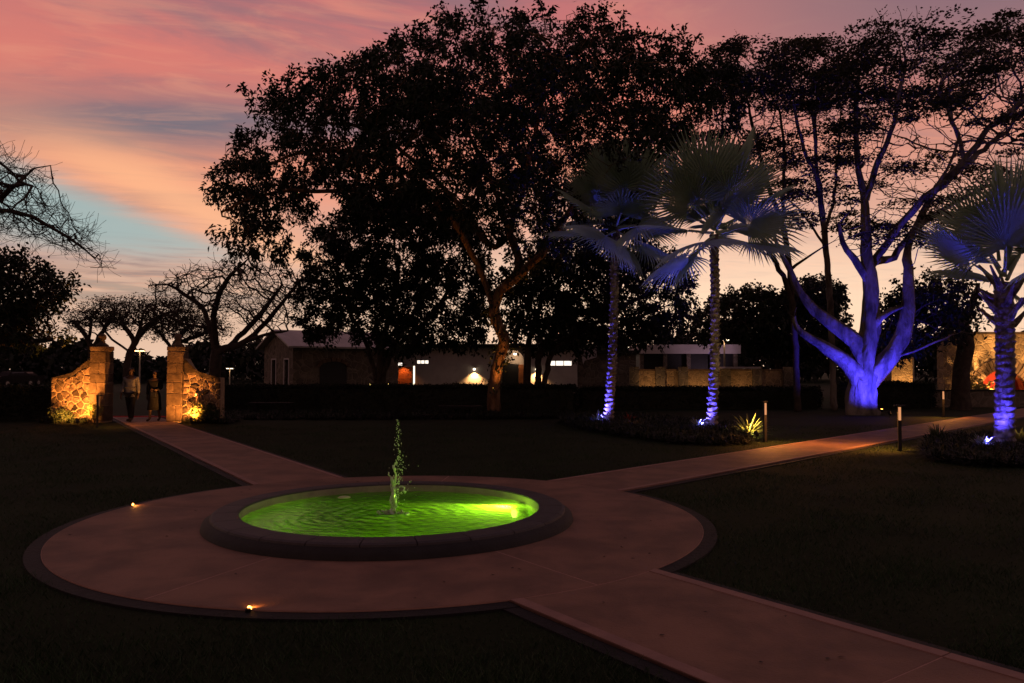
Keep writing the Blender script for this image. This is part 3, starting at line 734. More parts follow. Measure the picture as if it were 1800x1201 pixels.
def airy(name, label, Y0, stems, poly, depth, nA, seed, r_tip=.012, r_trunk=.3, D=.42, dk=.62, tw=4, tl=.55, per=0, L=.06, W=.018, off=.25, bark='bark', k=5, flare=.4, lump=.05, group=None, up=.06, flat=.5, jit=.25, base_r=None, sparse=0, keep=None, every=False, npad=0):
    t = Tree(seed); first = True
    for st in stems:
        pts, dYs, r0, r1 = (list(st)+[None, 0, 0])[:4] if isinstance(st, tuple) else (st, None, 0, 0)
        q = T3(pts, Y0, dYs)
        if first: t.limb([base_pt(pts[0][0], Y0)]+q, r0 or r_trunk, r1 or r_trunk*.7, .25, .02); first = False
        else: t.limb(q, r0, r1)
    A = crown_points(poly, Y0, depth, int(nA*2.4), t.rng)
    if keep is not None: A = A[keep(A, t.rng)]
    t.grow(A, D*.85, 6, dk*.62, 120, up, jit)
    t.twigs(tw, tl, 3, flat, .12, every=every)
    lv = None
    if per:
        C, Dr = t.tips(1)
        if sparse: kk = t.rng.random(len(C)) > sparse; C, Dr = C[kk], Dr[kk]
        lv = rosettes(C, Dr, per, L, W, t.rng, 1.0, .05, .3, off, .05)
        if npad:
            x_, y_ = proj(C); wgt = np.where(y_ < 190, 1.0, .5); ii = t.rng.choice(len(C), npad, False, wgt/wgt.sum())
            lv = join(lv, pads(C[ii], 170, .85, .06, L*1.5, W*1.5, t.rng))
    print(name, len(t.P), 0 if lv is None else len(lv[1]))
    return plant_tree(name, label, t, r_tip, r_trunk, M[bark], lv, M['leaf_fine'], k, flare, lump, group)
# --- bare branches reaching in at the edge of the picture
airy('bare_tree', 'bare branches with hanging twigs reaching into the picture over the dark leafy tree', 19,
     [([(-200, 760), (-190, 640), (-170, 540), (-130, 460)], None, .26, .18), ([(-150, 480), (-60, 400), (0, 372), (70, 388), (130, 422), (165, 455)], [0, -.2, -.3, -.3, -.2, 0], .07, .012), ([(-60, 400), (-10, 345), (20, 300), (60, 280)], [-.2, .3, .5, .6], .035, .01), ([(-130, 460), (-160, 380), (-190, 300)], None, .06, .02), ([(10, 376), (60, 340), (100, 345)], [-.3, -.8, -1], .03, .01)],
     [(-260,220),(-100,230),(0,250),(40,272),(95,305),(82,340),(130,372),(180,422),(196,485),(150,465),(90,432),(40,425),(-20,430),(-150,440),(-260,430)], 2.6, 800, 21, .0045, .14, .26, .36, 5, .5, flat=.8, up=-.02)
# --- bare flat topped tree beyond the gate
airy('bare_tree', 'bare flat topped tree with thick low limbs between the gate and the stone house', 37,
     [([(376, 690), (378, 640), (380, 618)], None, .28, .26), ([(380, 625), (365, 575), (348, 540), (322, 518), (293, 500), (262, 502)], [0, .2, .3, .3, .2, 0], .14, .03), ([(378, 610), (388, 545), (414, 500), (450, 462)], [0, -.8, -1.2, -1.2], .12, .03), ([(385, 622), (414, 607), (442, 588), (472, 552), (500, 520), (525, 490)], [0, .2, .4, .5, .5, .3], .17, .03), ([(430, 595), (470, 588), (515, 582)], [.3, -.3, -.8], .1, .03), ([(365, 575), (330, 570), (290, 545)], [.2, -.5, -1], .08, .03), ([(400, 612), (430, 560), (470, 490)], [0, 1.5, 2.5], .1, .03)],
     [(245,505),(280,480),(330,462),(400,455),(460,452),(520,460),(545,490),(540,545),(505,580),(450,592),(420,560),(360,562),(300,545),(255,518)], 3.4, 950, 22, .010, .28, .40, .62, 3, .6, flat=.5, up=.03, jit=.42)
# --- flat topped trees further off
for i, (lab, Yt, st, poly, sd) in enumerate((
    ('small flat topped tree beyond the gate post with the lit wing wall', 60, [[(158, 660), (160, 615), (150, 590), (130, 565)], [(160, 612), (185, 575), (200, 550)], [(158, 600), (160, 560)]], [(105,570),(140,538),(180,526),(222,534),(222,560),(195,575),(150,585),(110,585)], 31),
    ('wide flat topped tree with forked trunks seen through the gate opening', 58, [[(222, 660), (226, 625), (235, 600), (215, 570)], [(232, 605), (262, 570), (300, 548)], [(228, 615), (190, 590), (175, 560)], [(240, 600), (250, 560)]], [(165,560),(205,535),(250,522),(310,526),(350,542),(350,565),(300,580),(240,585),(180,580)], 32),
    ('flat topped tree behind the dark gate post beside the bare tree', 64, [[(298, 660), (300, 625), (310, 600), (330, 575)], [(302, 615), (280, 585), (265, 565)], [(305, 605), (350, 590), (380, 575)]], [(240,570),(290,552),(340,550),(400,565),(415,590),(360,600),(300,600),(250,592)], 33))):
    airy('flat_topped_tree', lab, Yt, st, poly, 4.0, 700, sd, .016, .26, .55, .75, 3, .7, per=7, L=.16, W=.05, off=.35, sparse=.3, group='flat topped trees beyond the gate')

# --- the blue lit tree and its slender neighbours
Yb = 29.8
POLY_BLUE = [(1405,90),(1440,62),(1500,60),(1530,42),(1560,24),(1620,20),(1650,52),(1700,58),(1770,28),(1850,20),(1950,60),(1990,200),(1930,300),(1800,335),(1720,390),(1640,430),(1560,450),(1490,440),(1450,330),(1410,200)]
def band(A, rng):                                        # most of the foliage sits in the upper third
    x, y = proj(A); return (y < 190) | (rng.random(len(A)) < .42)
airy('spreading_tree', 'massive spreading tree with its trunk flooded in blue light', Yb,
     [([(1514, 715), (1516, 690), (1518, 662)], None, .46, .50),
      ([(1518, 668), (1521, 625), (1530, 580), (1530, 530), (1527, 480), (1522, 440), (1523, 350), (1514, 299), (1511, 245), (1512, 190), (1520, 120)], [0, 0, 0, 0, 0, 0, .1, .2, .3, .4, .5], .43, .05),
      ([(1514, 680), (1490, 638), (1450, 613), (1416, 596), (1389, 579), (1384, 560)], [0, -.1, -.3, -.5, -.7, -.7], .40, .07),
      ([(1521, 640), (1505, 603), (1470, 571), (1440, 546), (1416, 510), (1402, 470), (1385, 430), (1372, 380)], [0, .1, .2, .4, .6, .8, 1, 1.2], .37, .06),
      ([(1518, 672), (1548, 640), (1566, 612), (1578, 585), (1586, 545), (1590, 490), (1596, 440), (1625, 380), (1660, 320), (1685, 280), (1705, 235)], [0, -.2, -.3, -.4, -.4, -.3, 0, .3, .5, .6, .8], .38, .04),
      ([(1530, 585), (1543, 557), (1574, 541)], [0, -.3, -.5], .19, .07),
      ([(1552, 638), (1605, 612), (1630, 596), (1645, 588)], [-.2, -.8, -1.2, -1.4], .055, .02),
      ([(1528, 490), (1496, 455), (1475, 428), (1468, 395)], [0, -.2, -.3, -.4], .17, .06),
      ([(1526, 475), (1544, 462), (1568, 452), (1592, 446), (1640, 392), (1720, 340), (1800, 302)], [0, .4, .8, 1, 1.2, 1.5, 1.8], .16, .05),
      ([(1523, 355), (1535, 290), (1547, 245), (1553, 209), (1565, 130)], [.1, -.4, -.8, -1, -1.2], .12, .05),
      ([(1545, 462), (1595, 371), (1652, 314), (1655, 284), (1643, 251), (1610, 180)], [.4, -.5, -1.2, -1.4, -1.5, -1.6], .13, .05),
      ([(1652, 314), (1700, 245), (1730, 224), (1790, 170)], [-1.2, -1.4, -1.5, -1.5], .09, .04),
      ([(1660, 320), (1760, 250), (1850, 190)], [.5, 1.5, 2.5], .09, .04)],
     POLY_BLUE, 6.0, 1700, 41, .012, .21, .46, .92, 2, .7, per=9, L=.10, W=.028, off=.22, bark='bark_pale', k=14, flare=.28, lump=.17, up=.05, jit=.2, keep=band, sparse=.72, npad=190)
airy('slender_tree', 'slender tall tree rising behind the left limbs of the blue lit tree', 33,
     [([(1466, 715), (1462, 600), (1457, 500), (1449, 410), (1436, 300), (1432, 240), (1425, 180)], None, .13, .05), ([(1449, 410), (1475, 340), (1490, 260), (1500, 180)], [0, .5, 1, 1.2], .08, .03), ([(1440, 320), (1400, 250), (1380, 190)], [0, -.5, -1], .08, .03), ([(1436, 300), (1450, 220), (1460, 140)], [0, 1, 1.5], .06, .03), ([(1452, 430), (1415, 360), (1370, 320)], [0, .8, 1.3], .06, .02)],
     [(1335,110),(1370,75),(1420,62),(1490,70),(1520,110),(1510,250),(1480,380),(1440,400),(1390,350),(1340,230)], 3.4, 650, 42, .011, .13, .44, .86, 2, .7, per=8, L=.10, W=.028, off=.22, bark='bark_pale', k=7, flare=.2, keep=band, sparse=.72, npad=66)
airy('slender_tree', 'slender forked tree leaning between the second palm and the blue lit tree', 32,
     [([(1402, 715), (1399, 620), (1394, 556), (1386, 455), (1376, 400), (1352, 330), (1335, 270), (1318, 200)], None, .13, .05), ([(1393, 545), (1378, 500), (1345, 450), (1319, 405), (1290, 340), (1272, 270)], [0, -.3, -.6, -.9, -1, -1], .12, .04), ([(1376, 400), (1385, 330), (1395, 260), (1385, 180)], [0, .6, 1, 1], .08, .03), ([(1352, 330), (1310, 290), (1280, 230)], [0, .7, 1.2], .06, .02), ([(1388, 470), (1420, 450), (1450, 430)], [0, -.5, -.8], .07, .02)],
     [(1240,90),(1290,62),(1335,92),(1390,80),(1410,120),(1415,260),(1420,400),(1370,440),(1310,410),(1262,300),(1242,200)], 3.4, 650, 43, .011, .13, .44, .86, 2, .7, per=8, L=.10, W=.028, off=.22, bark='bark', k=7, flare=.2, keep=band, sparse=.72, npad=66)

# ------------------------------------------------------------------ fan palms
def frond_mesh(seed, blade=1.25, pet=1.1, nseg=38, cup=.35, droop=.35, span=R(225)):
    """a pleated fan on a stalk: stalk along +X from the origin, blade beyond it, upper face +Z"""
    rg = random.Random(seed); V = []; Fc = []
    n = 7; rad = [.034-.020*i/(n-1) for i in range(n)]
    m = MB(); m.tube([(pet*i/(n-1), 0, -.10*droop*(i/(n-1))**2*pet) for i in range(n)], rad, 5); V += m.V; Fc += m.F
    hx, hz = pet, -.10*droop*pet
    da = span/nseg; rows = (.0, .15, .33, .46)
    for s in range(nseg):
        a = -span/2+da*(s+.5); q = abs(a)/(span/2)
        L = blade*(1-.30*q**2)*rg.uniform(.94, 1.05); b = len(V)
        costa = .30*blade*(1-q)**1.2                       # the rib runs on into the blade
        def P(r, ang, lift):
            rr = r*L; x = hx+math.cos(ang)*rr+costa*min(1, r*2.2)*.35; y = math.sin(ang)*rr
            z = hz+lift-cup*.28*rr*abs(math.sin(ang))**1.5+.10*rr-droop*.42*(rr/blade)**2.4*blade*(.6+.8*q)
            return (x, y, z)
        V.append(P(.03, a, 0))
        for r in rows[1:]:
            wl = .012+.022*r
            V += [P(r, a-da/2, -wl*.5), P(r, a, wl), P(r, a+da/2, -wl*.5)]
        sp = rg.uniform(-.02, .02)
        V += [P(.74, a-da*.20+sp, -.01), P(.74, a+sp, .014), P(.74, a+da*.20+sp, -.01), P(1.0, a+sp*1.5, -.02*rg.random()-.05*droop)]
        Fc += [(b, b+1, b+2), (b, b+2, b+3)]
        for r in range(2):
            o = b+1+3*r; Fc += [(o, o+3, o+4, o+1), (o+1, o+4, o+5, o+2)]
        o = b+7; Fc += [(o, o+3, o+4, o+1), (o+1, o+4, o+5, o+2), (o+3, o+6, o+4), (o+4, o+6, o+5)]
    return V, Fc
FRONDS = [mk('frond', *frond_mesh(60+i, 1.12, .62, 40, c, d)) for i, (c, d) in enumerate(((.10, .02), (.18, .12), (.28, .28), (.5, .6)))]
for f in FRONDS: f.materials.append(M['frond'])
def palm(label, x, ybase, Y, top_px, r_base, r_top, n, scale, seed, rings, boots=False, e_lo=-50, side_tilt=0, blend=None, fronds=None, soft=1.0):
    rg = random.Random(seed); b = gnd(x, ybase); b = Vector((at(x, 700, Y).x, Y, -.05)); top = at(*top_px, Y)
    t = thing('fan_palm', label, 'palm', b, 'fan palms lit in blue')
    # trunk: old leaf scars leave ragged overhanging collars
    V = []; Fc = []; k = 18; nz = rings*3; H = top.z-b.z; prof = []
    for i in range(nz+1):
        f = i/nz; ph = (i % 3)/3; r = r_base+(r_top-r_base)*f+r_base*.35*math.exp(-f*22)
        cx = b.x+(top.x-b.x)*f+.05*math.sin(f*4)*soft; cz = b.z+H*f
        for j in range(k):
            a = 2*PI*j/k; rag = (.5+.5*math.sin(3*a+i//3*2.1+math.sin(i//3*1.7)*2))**.6
            rr = r*(1+soft*(.55*ph*rag-.16)+rg.uniform(-.03, .03))
            V.append((cx+rr*math.cos(a), b.y+rr*math.sin(a), cz+soft*.022*math.sin(2*a+i//3)+rg.uniform(-.008, .008)))
        if i:
            for j in range(k): Fc.append(((i-1)*k+j, (i-1)*k+(j+1) % k, i*k+(j+1) % k, i*k+j))
    obj('trunk', V, Fc, M['palm_bark'], t)
    # spear and leaf bases
    if boots:
        for j in range(boots):
            f = j/boots; a = j*2.4+rg.uniform(-.2, .2); z = top.z-.95+1.0*f; rr = r_top*1.0
            p0 = Vector((top.x+math.cos(a)*rr*.8, b.y+math.sin(a)*rr*.8, z)); d = Vector((math.cos(a), math.sin(a), rg.uniform(.5, 1.1)))
            m = MB(); m.tube([p0, p0+d*.12, p0+d*.26+Vector((0, 0, .03)), p0+d*rg.uniform(.36, .5)+Vector((0, 0, .06))], [.085, .065, .04, .022], 5)
            m.build('leaf_base', M['palm_bark'], t)
    for j in range(n):
        f = (j+.5)/n; a = j*2.39996+rg.uniform(-.25, .25); e = R(86-(86-e_lo)*f**1.25+rg.uniform(-9, 9))
        me = FRONDS[0 if f < .22 else 1 if f < .5 else 2 if f < .8 else 3]
        o = bpy.data.objects.new('frond', me); COL.objects.link(o); o.parent = t
        q = Matrix.Rotation(a, 4, 'Z')@Matrix.Rotation(-e, 4, 'Y')@Matrix.Rotation(rg.uniform(-.7, .7), 4, 'X')
        s = scale*rg.uniform(.88, 1.1)*(1 if f > .15 else .9)
        org = Vector((top.x-b.x+math.cos(a)*r_top*.5, math.sin(a)*r_top*.5, top.z-b.z+.55*(1-f)*scale-.15))
        o.matrix_local = Matrix.Translation(org)@q@Matrix.Scale(s, 4)
    return t, b, top
def uplight(label, loc, target, energy, color, cone, lens, size=.05, group='garden uplights', tall=.10, spill=0):
    """small canister flood lamp on a spike"""
    t = thing('flood_lamp', label, 'lamp', (loc[0], loc[1], loc[2]), group); p = Vector(loc); d = (Vector(target)-p-Vector((0, 0, tall))).normalized()
    m = MB(); m.tube([p+Vector((0, 0, -.04)), p+Vector((0, 0, tall))], .012, 6); m.build('stake', M['black'], t)
    c = p+Vector((0, 0, tall)); Mx = Matrix.Translation(c)@d.to_track_quat('Z', 'Y').to_matrix().to_4x4()
    m = MB(); m.lathe([(.03, -.08), (.05, -.06), (.055, .03), (.062, .05), (.050, .05), (.048, .03)], k=14); m.F = m.F[:-1]; m.move(Mx); m.build('canister', M['black'], t)
    m = MB(); m.lathe([(.047, .032), (.03, .038), (.001, .04)], k=14); m.move(Mx); m.build('lens', M[lens], t)
    spot('flood_light', c+d*.07, Vector(target), energy, color, cone, .7, size, t)
    if spill: point('lens_spill', c+d*.09+Vector((0, 0, .03)), spill, tuple(min(1, v+.12) for v in color), .03, t)
    return t

p1, b1_, t1_ = palm('fan palm with a slim blue lit trunk before the great leafy tree', 1069, 742, 25.0, (1083, 402), .15, .14, 22, 1.42, 71, 44, e_lo=-28)
p2, b2_, t2_ = palm('taller fan palm with a blue lit trunk beside the yellow lit spiky plant', 1250, 753, 22.4, (1258, 412), .15, .13, 23, 1.42, 72, 40, e_lo=-24)
p3, b3_, t3_ = palm('stout fan palm with a thick blue lit trunk at the edge of the path', 1762, 790, 17.0, (1766, 496), .20, .19, 12, 1.30, 74, 26, boots=15, soft=.55, e_lo=12)
def lift(p, dx, dy, z=0.0): return (p[0]+dx, p[1]+dy, z)
uplight('blue flood lamp at the foot of the slim palm', lift(b1_, -.34, -.24), (t1_.x-.05, 24.95, 2.0), 1150, (.10, .075, 1.0), 94, 'lamp_blue', tall=.05, spill=8)
uplight('blue flood lamp at the foot of the taller palm', lift(b2_, -.34, -.24), (t2_.x-.05, 22.35, 2.0), 1150, (.10, .075, 1.0), 94, 'lamp_blue', tall=.05, spill=7)
uplight('blue flood lamp at the foot of the stout palm', lift(b3_, -.62, -.45), (t3_.x-.04, 16.95, 2.4), 2000, BLUE, 100, 'lamp_blue', tall=.05, spill=8)
tb = base_pt(1514, Yb)
uplight('round black flood lamp on the lawn before the blue lit trunk', (tb[0]+.15, Yb-1.9, 0), (tb[0]+.1, Yb, 2.6), 2200, (.06, .042, 1.0), 104, 'lamp_blue', .08, tall=.14)
uplight('small flood lamp under the great leafy tree trunk', (b0[0]+.05, Y0-1.0, 0), (b0[0]+.3, Y0-.1, 3.8), 620, AMBER, 50, 'lamp_amber')
uplight('amber flood lamp behind the blue lit trunk', (tb[0]+1.2, Yb+.9, 0), (tb[0]+1.0, Yb-.2, 3.2), 60, AMBER, 90, 'lamp_amber')

# ------------------------------------------------------------------ buildings
def ZY(y, Y): return at(900, y, Y).z
def XY(x, Y): return at(x, 648, Y).x
def wall_with_holes(x0, x1, z0, z1, y0, y1, holes):
    """a wall slab along X with rectangular openings: holes = (xa, xb, za, zb)"""
    m = MB(); xs = sorted({x0, x1, *[h[0] for h in holes], *[h[1] for h in holes]})
    for a, b in zip(xs, xs[1:]):
        cut = sorted((h[2], h[3]) for h in holes if h[0] < (a+b)/2 < h[1]); z = z0
        for c, d in cut:
            if c > z+1e-4: m.box(a, b, y0, y1, z, c)
            z = d
        if z1 > z+1e-4: m.box(a, b, y0, y1, z, z1)
    return m
# --- the long white building
YW = 50.0
lg = thing('white_building', 'long low white walled building with lit windows and wall lamps behind the hedge', 'building', (XY(850, YW), YW, 0))
xa, xb = XY(690, YW), XY(1015, YW); ztop = ZY(611, YW)
win = [(693, 708, 636.5, 644), (732, 754, 632.5, 640.5), (962, 1006, 633.5, 644)]
door = (XY(699, YW), XY(730, YW), -.04, ZY(643.5, YW))
arch = (XY(879, YW), XY(921, YW), -.04, ZY(632, YW))
holes = [(XY(a, YW), XY(b, YW), ZY(d, YW), ZY(c, YW)) for a, b, c, d in win]+[door]
# wall in two runs either side of the arched porch
m = wall_with_holes(xa, arch[0], -.05, ztop, YW, YW+.3, [h for h in holes if h[1] < arch[0]]); m.build('wall', M['white_wall'], lg)
m = wall_with_holes(arch[1], xb, -.05, ztop, YW, YW+.3, [h for h in holes if h[0] > arch[1]]); m.build('wall', M['white_wall'], lg)
# arch head over the porch
cx, rA = (arch[0]+arch[1])/2, (arch[1]-arch[0])/2; zs = ZY(636, YW); m = MB(); n = 14
for i in range(n):
    a0, a1 = PI*i/n, PI*(i+1)/n
    q = [(cx+rA*math.cos(a), zs+rA*math.sin(a)) for a in (a0, a1)]
    V = [(q[0][0], YW, q[0][1]), (q[1][0], YW, q[1][1]), (q[1][0], YW, ztop+.12), (q[0][0], YW, ztop+.12)]; V += [(x, y+.3, z) for x, y, z in V]
    m.add(V, [(0, 1, 2, 3), (7, 6, 5, 4), (0, 4, 5, 1), (2, 6, 7, 3)])
m.build('arch_head', M['white_wall'], lg)
MB().box(arch[0], arch[1], YW+1.6, YW+1.7, -.05, ztop+.1).build('porch_back_wall', M['white_wall'], lg)
pd_ = MB().box(cx-.62, cx+.40, YW+1.45, YW+1.59, 0, 2.05).build('porch_door', M['dark'], lg)
MB().box(cx+.44, arch[1], YW+1.40, YW+1.59, 0, 2.0).build('timber_panel', M['wood'], lg)
m = MB(); m.lathe([(.02, .16), (.10, .10), (.11, .0), (.001, -.01)], (cx+.2, YW+.8, 2.62), 12); m.build('added_porch_lamp', M['lamp_white'], lg)  # lamp body added; the source that lights the porch is unseen
MB().box(cx+.19, cx+.21, YW+.79, YW+.81, 2.78, ztop+.10).build('added_porch_lamp_rod', M['black'], lg)
point('added_porch_light', (cx+.2, YW+.8, 2.5), 22, (1, .62, .35), .1, lg)
for (a, b, c, d), npn in zip(win, (3, 3, 3)):
    X0, X1, Z0, Z1 = XY(a, YW), XY(b, YW), ZY(d, YW), ZY(c, YW)
    fm = MB(); t_ = .045
    fm.box(X0, X1, YW+.06, YW+.14, Z0, Z0+t_); fm.box(X0, X1, YW+.06, YW+.14, Z1-t_, Z1)
    for i in range(npn+1):
        xx_ = X0+(X1-X0-t_)*i/npn; fm.box(xx_, xx_+t_, YW+.063, YW+.137, Z0+t_, Z1-t_)
    wn = fm.build('window', M['dark'], lg)
    for i in range(npn):
        u0 = X0+(X1-X0-t_)*i/npn+t_; u1 = X0+(X1-X0-t_)*(i+1)/npn
        MB().box(u0, u1, YW+.09, YW+.11, Z0+t_, Z1-t_).build('pane', M['warm_glass'], wn)
dl = MB()
for i in range(7): dl.box(door[0]+.03, door[1]-.22, YW+.10, YW+.14, .02+i*.262, .02+i*.262+.245)
dr_ = dl.build('door', M['wood'], lg)
MB().box(door[1]-.14, door[1]-.04, YW+.10, YW+.14, 0, door[3]).build('lit_side_light', M['door_glow'], dr_)
MB().box(door[0]+.25, door[0]+.55, YW-.30, YW-.002, door[3]+.05, door[3]+.11).build('added_door_lamp', M['black'], lg)  # box added over the door to carry the spot below
spot('added_door_light', (door[0]+.4, YW-.27, door[3]+.03), (door[0]+.4, YW+.1, .7), 60, (1, .32, .08), 120, .8, .06, lg)  # added outside, standing in for the orange glow from within
rf = MB().box(xa-.3, xb+.25, YW-.35, YW+6, ztop+.002, ztop+.22).build('roof', M['dark'], lg)
MB().box(xa, xb, YW+5.6, YW+5.9, -.05, ztop).build('wall', M['white_wall'], lg)
MB().box(xb-.3, xb, YW+.3, YW+5.6, -.05, ztop).build('wall', M['white_wall'], lg)
for x_, y_, lab, en in ((834, 648, 'round wall lamp glowing on the white wall beside the great trunk', 120), (943, 648, 'round wall lamp on the white wall behind the thin leaning stems', 110)):
    c = Vector((XY(x_, YW), YW, ZY(y_, YW))); wl = thing('wall_lamp', lab, 'lamp', c, 'lamps on the white wall')
    m = MB(); m.tube([c+Vector((0, -.002, .06)), c+Vector((0, -.10, .10)), c+Vector((0, -.20, .10))], .018, 6); m.build('bracket', M['black'], wl)
    m = MB(); m.lathe([(.03, .12), (.05, .10), (.13, .035), (.14, .03), (.12, .03)], c+Vector((0, -.2, 0)), 16); m.F = m.F[:-1]; m.build('shade', M['black'], wl)
    m = MB(); m.lathe([(.001, .03), (.06, .02), (.09, -.03), (.08, -.08), (.045, -.115), (.001, -.125)], c+Vector((0, -.2, 0)), 14); m.build('globe', M['lamp_white'], wl, smooth=True)
    spot('wall_light', c+Vector((0, -.22, -.16)), c+Vector((0, .02, -1.6)), en*2.2, WARM, 115, .8, .06, wl)

# --- stone house with a gable
Ys = 44.0
hr = thing('stone_house', 'dim stone house with a pale metal roof and two tall gable windows', 'house', (XY(515, Ys), Ys, 0))
A0 = np.array([XY(515, Ys), Ys]); B0 = np.array([XY(700, 48.2), 48.2]); ud = (B0-A0)/np.hypot(*(B0-A0)); vd = np.array([-ud[1], ud[0]]); Lf = np.hypot(*(B0-A0)); Wg = 4.4
def hp(u, v, z): p = A0+ud*u+vd*v; return (p[0], p[1], z)
ze = ZY(608, Ys); zr = ze+.85
m = MB(); m.add([hp(0, 0, -.05), hp(Lf, 0, -.05), hp(Lf, 0, ze), hp(0, 0, ze), hp(0, .35, -.05), hp(Lf, .35, -.05), hp(Lf, .35, ze), hp(0, .35, ze)], [(0, 1, 2, 3), (4, 7, 6, 5), (0, 3, 7, 4), (1, 5, 6, 2), (3, 2, 6, 7)])
fw = m.build('wall', M['stone_wall'], hr)
gw = [(.62, 1.22), (2.55, 3.15)]; m = MB()
vs_ = [.36, .62, 1.22, 2.55, 3.15, Wg]
for a, b in zip(vs_, vs_[1:]):
    parts = [(-.05, .25), (2.25, ze)] if (a, b) in gw else [(-.05, ze)]
    for z0, z1 in parts:
        V = [hp(0, a, z0), hp(0, b, z0), hp(0, b, z1), hp(0, a, z1), hp(.3, a, z0), hp(.3, b, z0), hp(.3, b, z1), hp(.3, a, z1)]; m.add(V, [(0, 3, 2, 1), (4, 5, 6, 7), (0, 1, 5, 4), (2, 3, 7, 6), (0, 4, 7, 3), (1, 2, 6, 5)])
m.add([hp(0, 0, ze+.001), hp(0, Wg, ze+.001), hp(0, Wg/2, zr), hp(.3, 0, ze+.001), hp(.3, Wg, ze+.001), hp(.3, Wg/2, zr)], [(0, 2, 1), (3, 4, 5), (0, 1, 4, 3), (1, 2, 5, 4), (2, 0, 3, 5)])
m.build('gable_wall', M['stone_wall'], hr)
for a, b in gw:
    m = MB(); V = lambda u0, u1, v0, v1, z0, z1: m.add([hp(u0, v0, z0), hp(u0, v1, z0), hp(u0, v1, z1), hp(u0, v0, z1), hp(u1, v0, z0), hp(u1, v1, z0), hp(u1, v1, z1), hp(u1, v0, z1)], [(0, 3, 2, 1), (4, 5, 6, 7), (0, 1, 5, 4), (2, 3, 7, 6), (0, 4, 7, 3), (1, 2, 6, 5)])
    V(-.03, .1, a-.08, a, .25, 2.33); V(-.03, .1, b, b+.08, .25, 2.33); V(-.03, .1, a, b, 2.25, 2.33)
    wn = m.build('window', M['pale_panel'], hr)
    m = MB(); V(.12, .16, a, b, .25, 2.25); m.build('pane', M['glass'], wn)
m = MB(); o_ = .35; th = .10
for sg in (0, 1):
    e_ = (-o_ if sg == 0 else Wg+o_); zz = ze-.12
    V = [hp(-.4, e_, zz), hp(Lf+.3, e_, zz), hp(Lf+.3, Wg/2, zr+.05), hp(-.4, Wg/2, zr+.05)]; V += [(x, y, z+th) for x, y, z in V]
    m.add(V, [(0, 1, 2, 3), (7, 6, 5, 4), (0, 4, 5, 1), (1, 5, 6, 2), (2, 6, 7, 3), (3, 7, 4, 0)])
m.build('roof', M['roof'], hr)
# blind arched niche and base stones on the long wall
for u0, u1, z1, mt in ((1.6, 3.3, 2.15, 'dark'),):
    m = MB(); n = 9
    pts = [(u0, .0), (u1, .0)]+[((u0+u1)/2+(u1-u0)/2*math.cos(PI*i/n), z1-.35+.35*math.sin(PI*i/n)) for i in range(n+1)]
    m.add([hp(u, -.03, z) for u, z in pts], [tuple(range(len(pts)))]); m.build('niche', M['dark'], hr)
    for i in range(n):
        a0, a1 = PI*i/n+.02, PI*(i+1)/n-.02; V = []
        for a, q in ((a0, 1.0), (a1, 1.0), (a1, 1.22), (a0, 1.22)): V.append(((u0+u1)/2+(u1-u0)/2*q*math.cos(a), z1-.35+(.35 if q == 1 else .58)*math.sin(a)))
        m = MB(); m.add([hp(u, -.09, z) for u, z in V]+[hp(u, .0, z) for u, z in V], [(0, 1, 2, 3), (0, 4, 5, 1), (1, 5, 6, 2), (2, 6, 7, 3), (3, 7, 4, 0)]); m.build('voussoir', M['ashlar'], hr)
for x_, lab in ((651, 'small marker post lamp near the dense tree stems, the one nearer the stone house'), (682, 'small marker post lamp near the dense tree stems, the one nearer the lit door')):
    p = at(x_, 679, 42.5); t = thing('marker_post', lab, 'lamp', (p.x, p.y, 0), 'marker posts by the stone house')
    m = MB(); m.tube([(p.x, p.y, -.05), (p.x, p.y, p.z)], .045, 8); m.build('post', M['black'], t)
    m = MB(); m.lathe([(.040, .001), (.045, .03), (.04, .13), (.001, .14)], (p.x, p.y, p.z), 10); m.build('lantern', M['lamp_yellow'], t)

# --- annex, pavilion and garden wall further right
Yq = 52.0
an = thing('annex', 'dim grey annex with a pale canvas panel at the end of the white building', 'building', (XY(1070, Yq), Yq, 0))
MB().box(XY(1016, Yq), XY(1118, Yq), Yq, Yq+4, -.05, ZY(622, Yq)).build('wall', M['stone_wall'], an)
MB().box(XY(1016, Yq)-.1, XY(1120, Yq)+.1, Yq-.3, Yq+4.2, ZY(622, Yq)+.002, ZY(616, Yq)).build('roof', M['dark'], an)
m = MB(); q = [(1021, 614), (1048, 609), (1049, 628), (1028, 634), (1025, 641)]
m.add([(*at(x, y, Yq-.45),) for x, y in q]+[(*(at(x, y, Yq-.45)+Vector((0, .03, 0))),) for x, y in q], [tuple(range(5))[::-1], tuple(range(5, 10))]+[(i, (i+1) % 5, 5+(i+1) % 5, 5+i) for i in range(5)])
m.build('canvas_panel', M['pale_panel'], an)
Yp = 62.0
pv = thing('pavilion', 'low pavilion with a broad pale roof edge behind the two palms', 'building', (XY(1210, Yp), Yp, 0))
xa, xb = XY(1120, Yp), XY(1300, Yp)
MB().box(xa, xb, Yp-.4, Yp+7, ZY(622, Yp), ZY(606, Yp)).build('roof', M['pale_panel'], pv)
MB().box(xa+.3, xb-.3, Yp+.3, Yp+6.5, -.05, ZY(622, Yp)-.002).build('wall', M['dark'], pv)
for i in range(5): MB().box(xa+.2+i*(xb-xa-.7)/4, xa+.5+i*(xb-xa-.7)/4, Yp-.2, Yp+.1, -.05, ZY(622, Yp)-.002).build('column', M['stone_wall'], pv)
uplight('unseen flood lamp washing the pale roof edge of the pavilion', (XY(1262, Yp), Yp-4, 0), (XY(1240, Yp), Yp-.4, 3.4), 260, (.9, .55, .75), 75, 'lamp_yellow', .1)  # lamp added to brighten the roof edge, its source unseen
Yg = 46.0
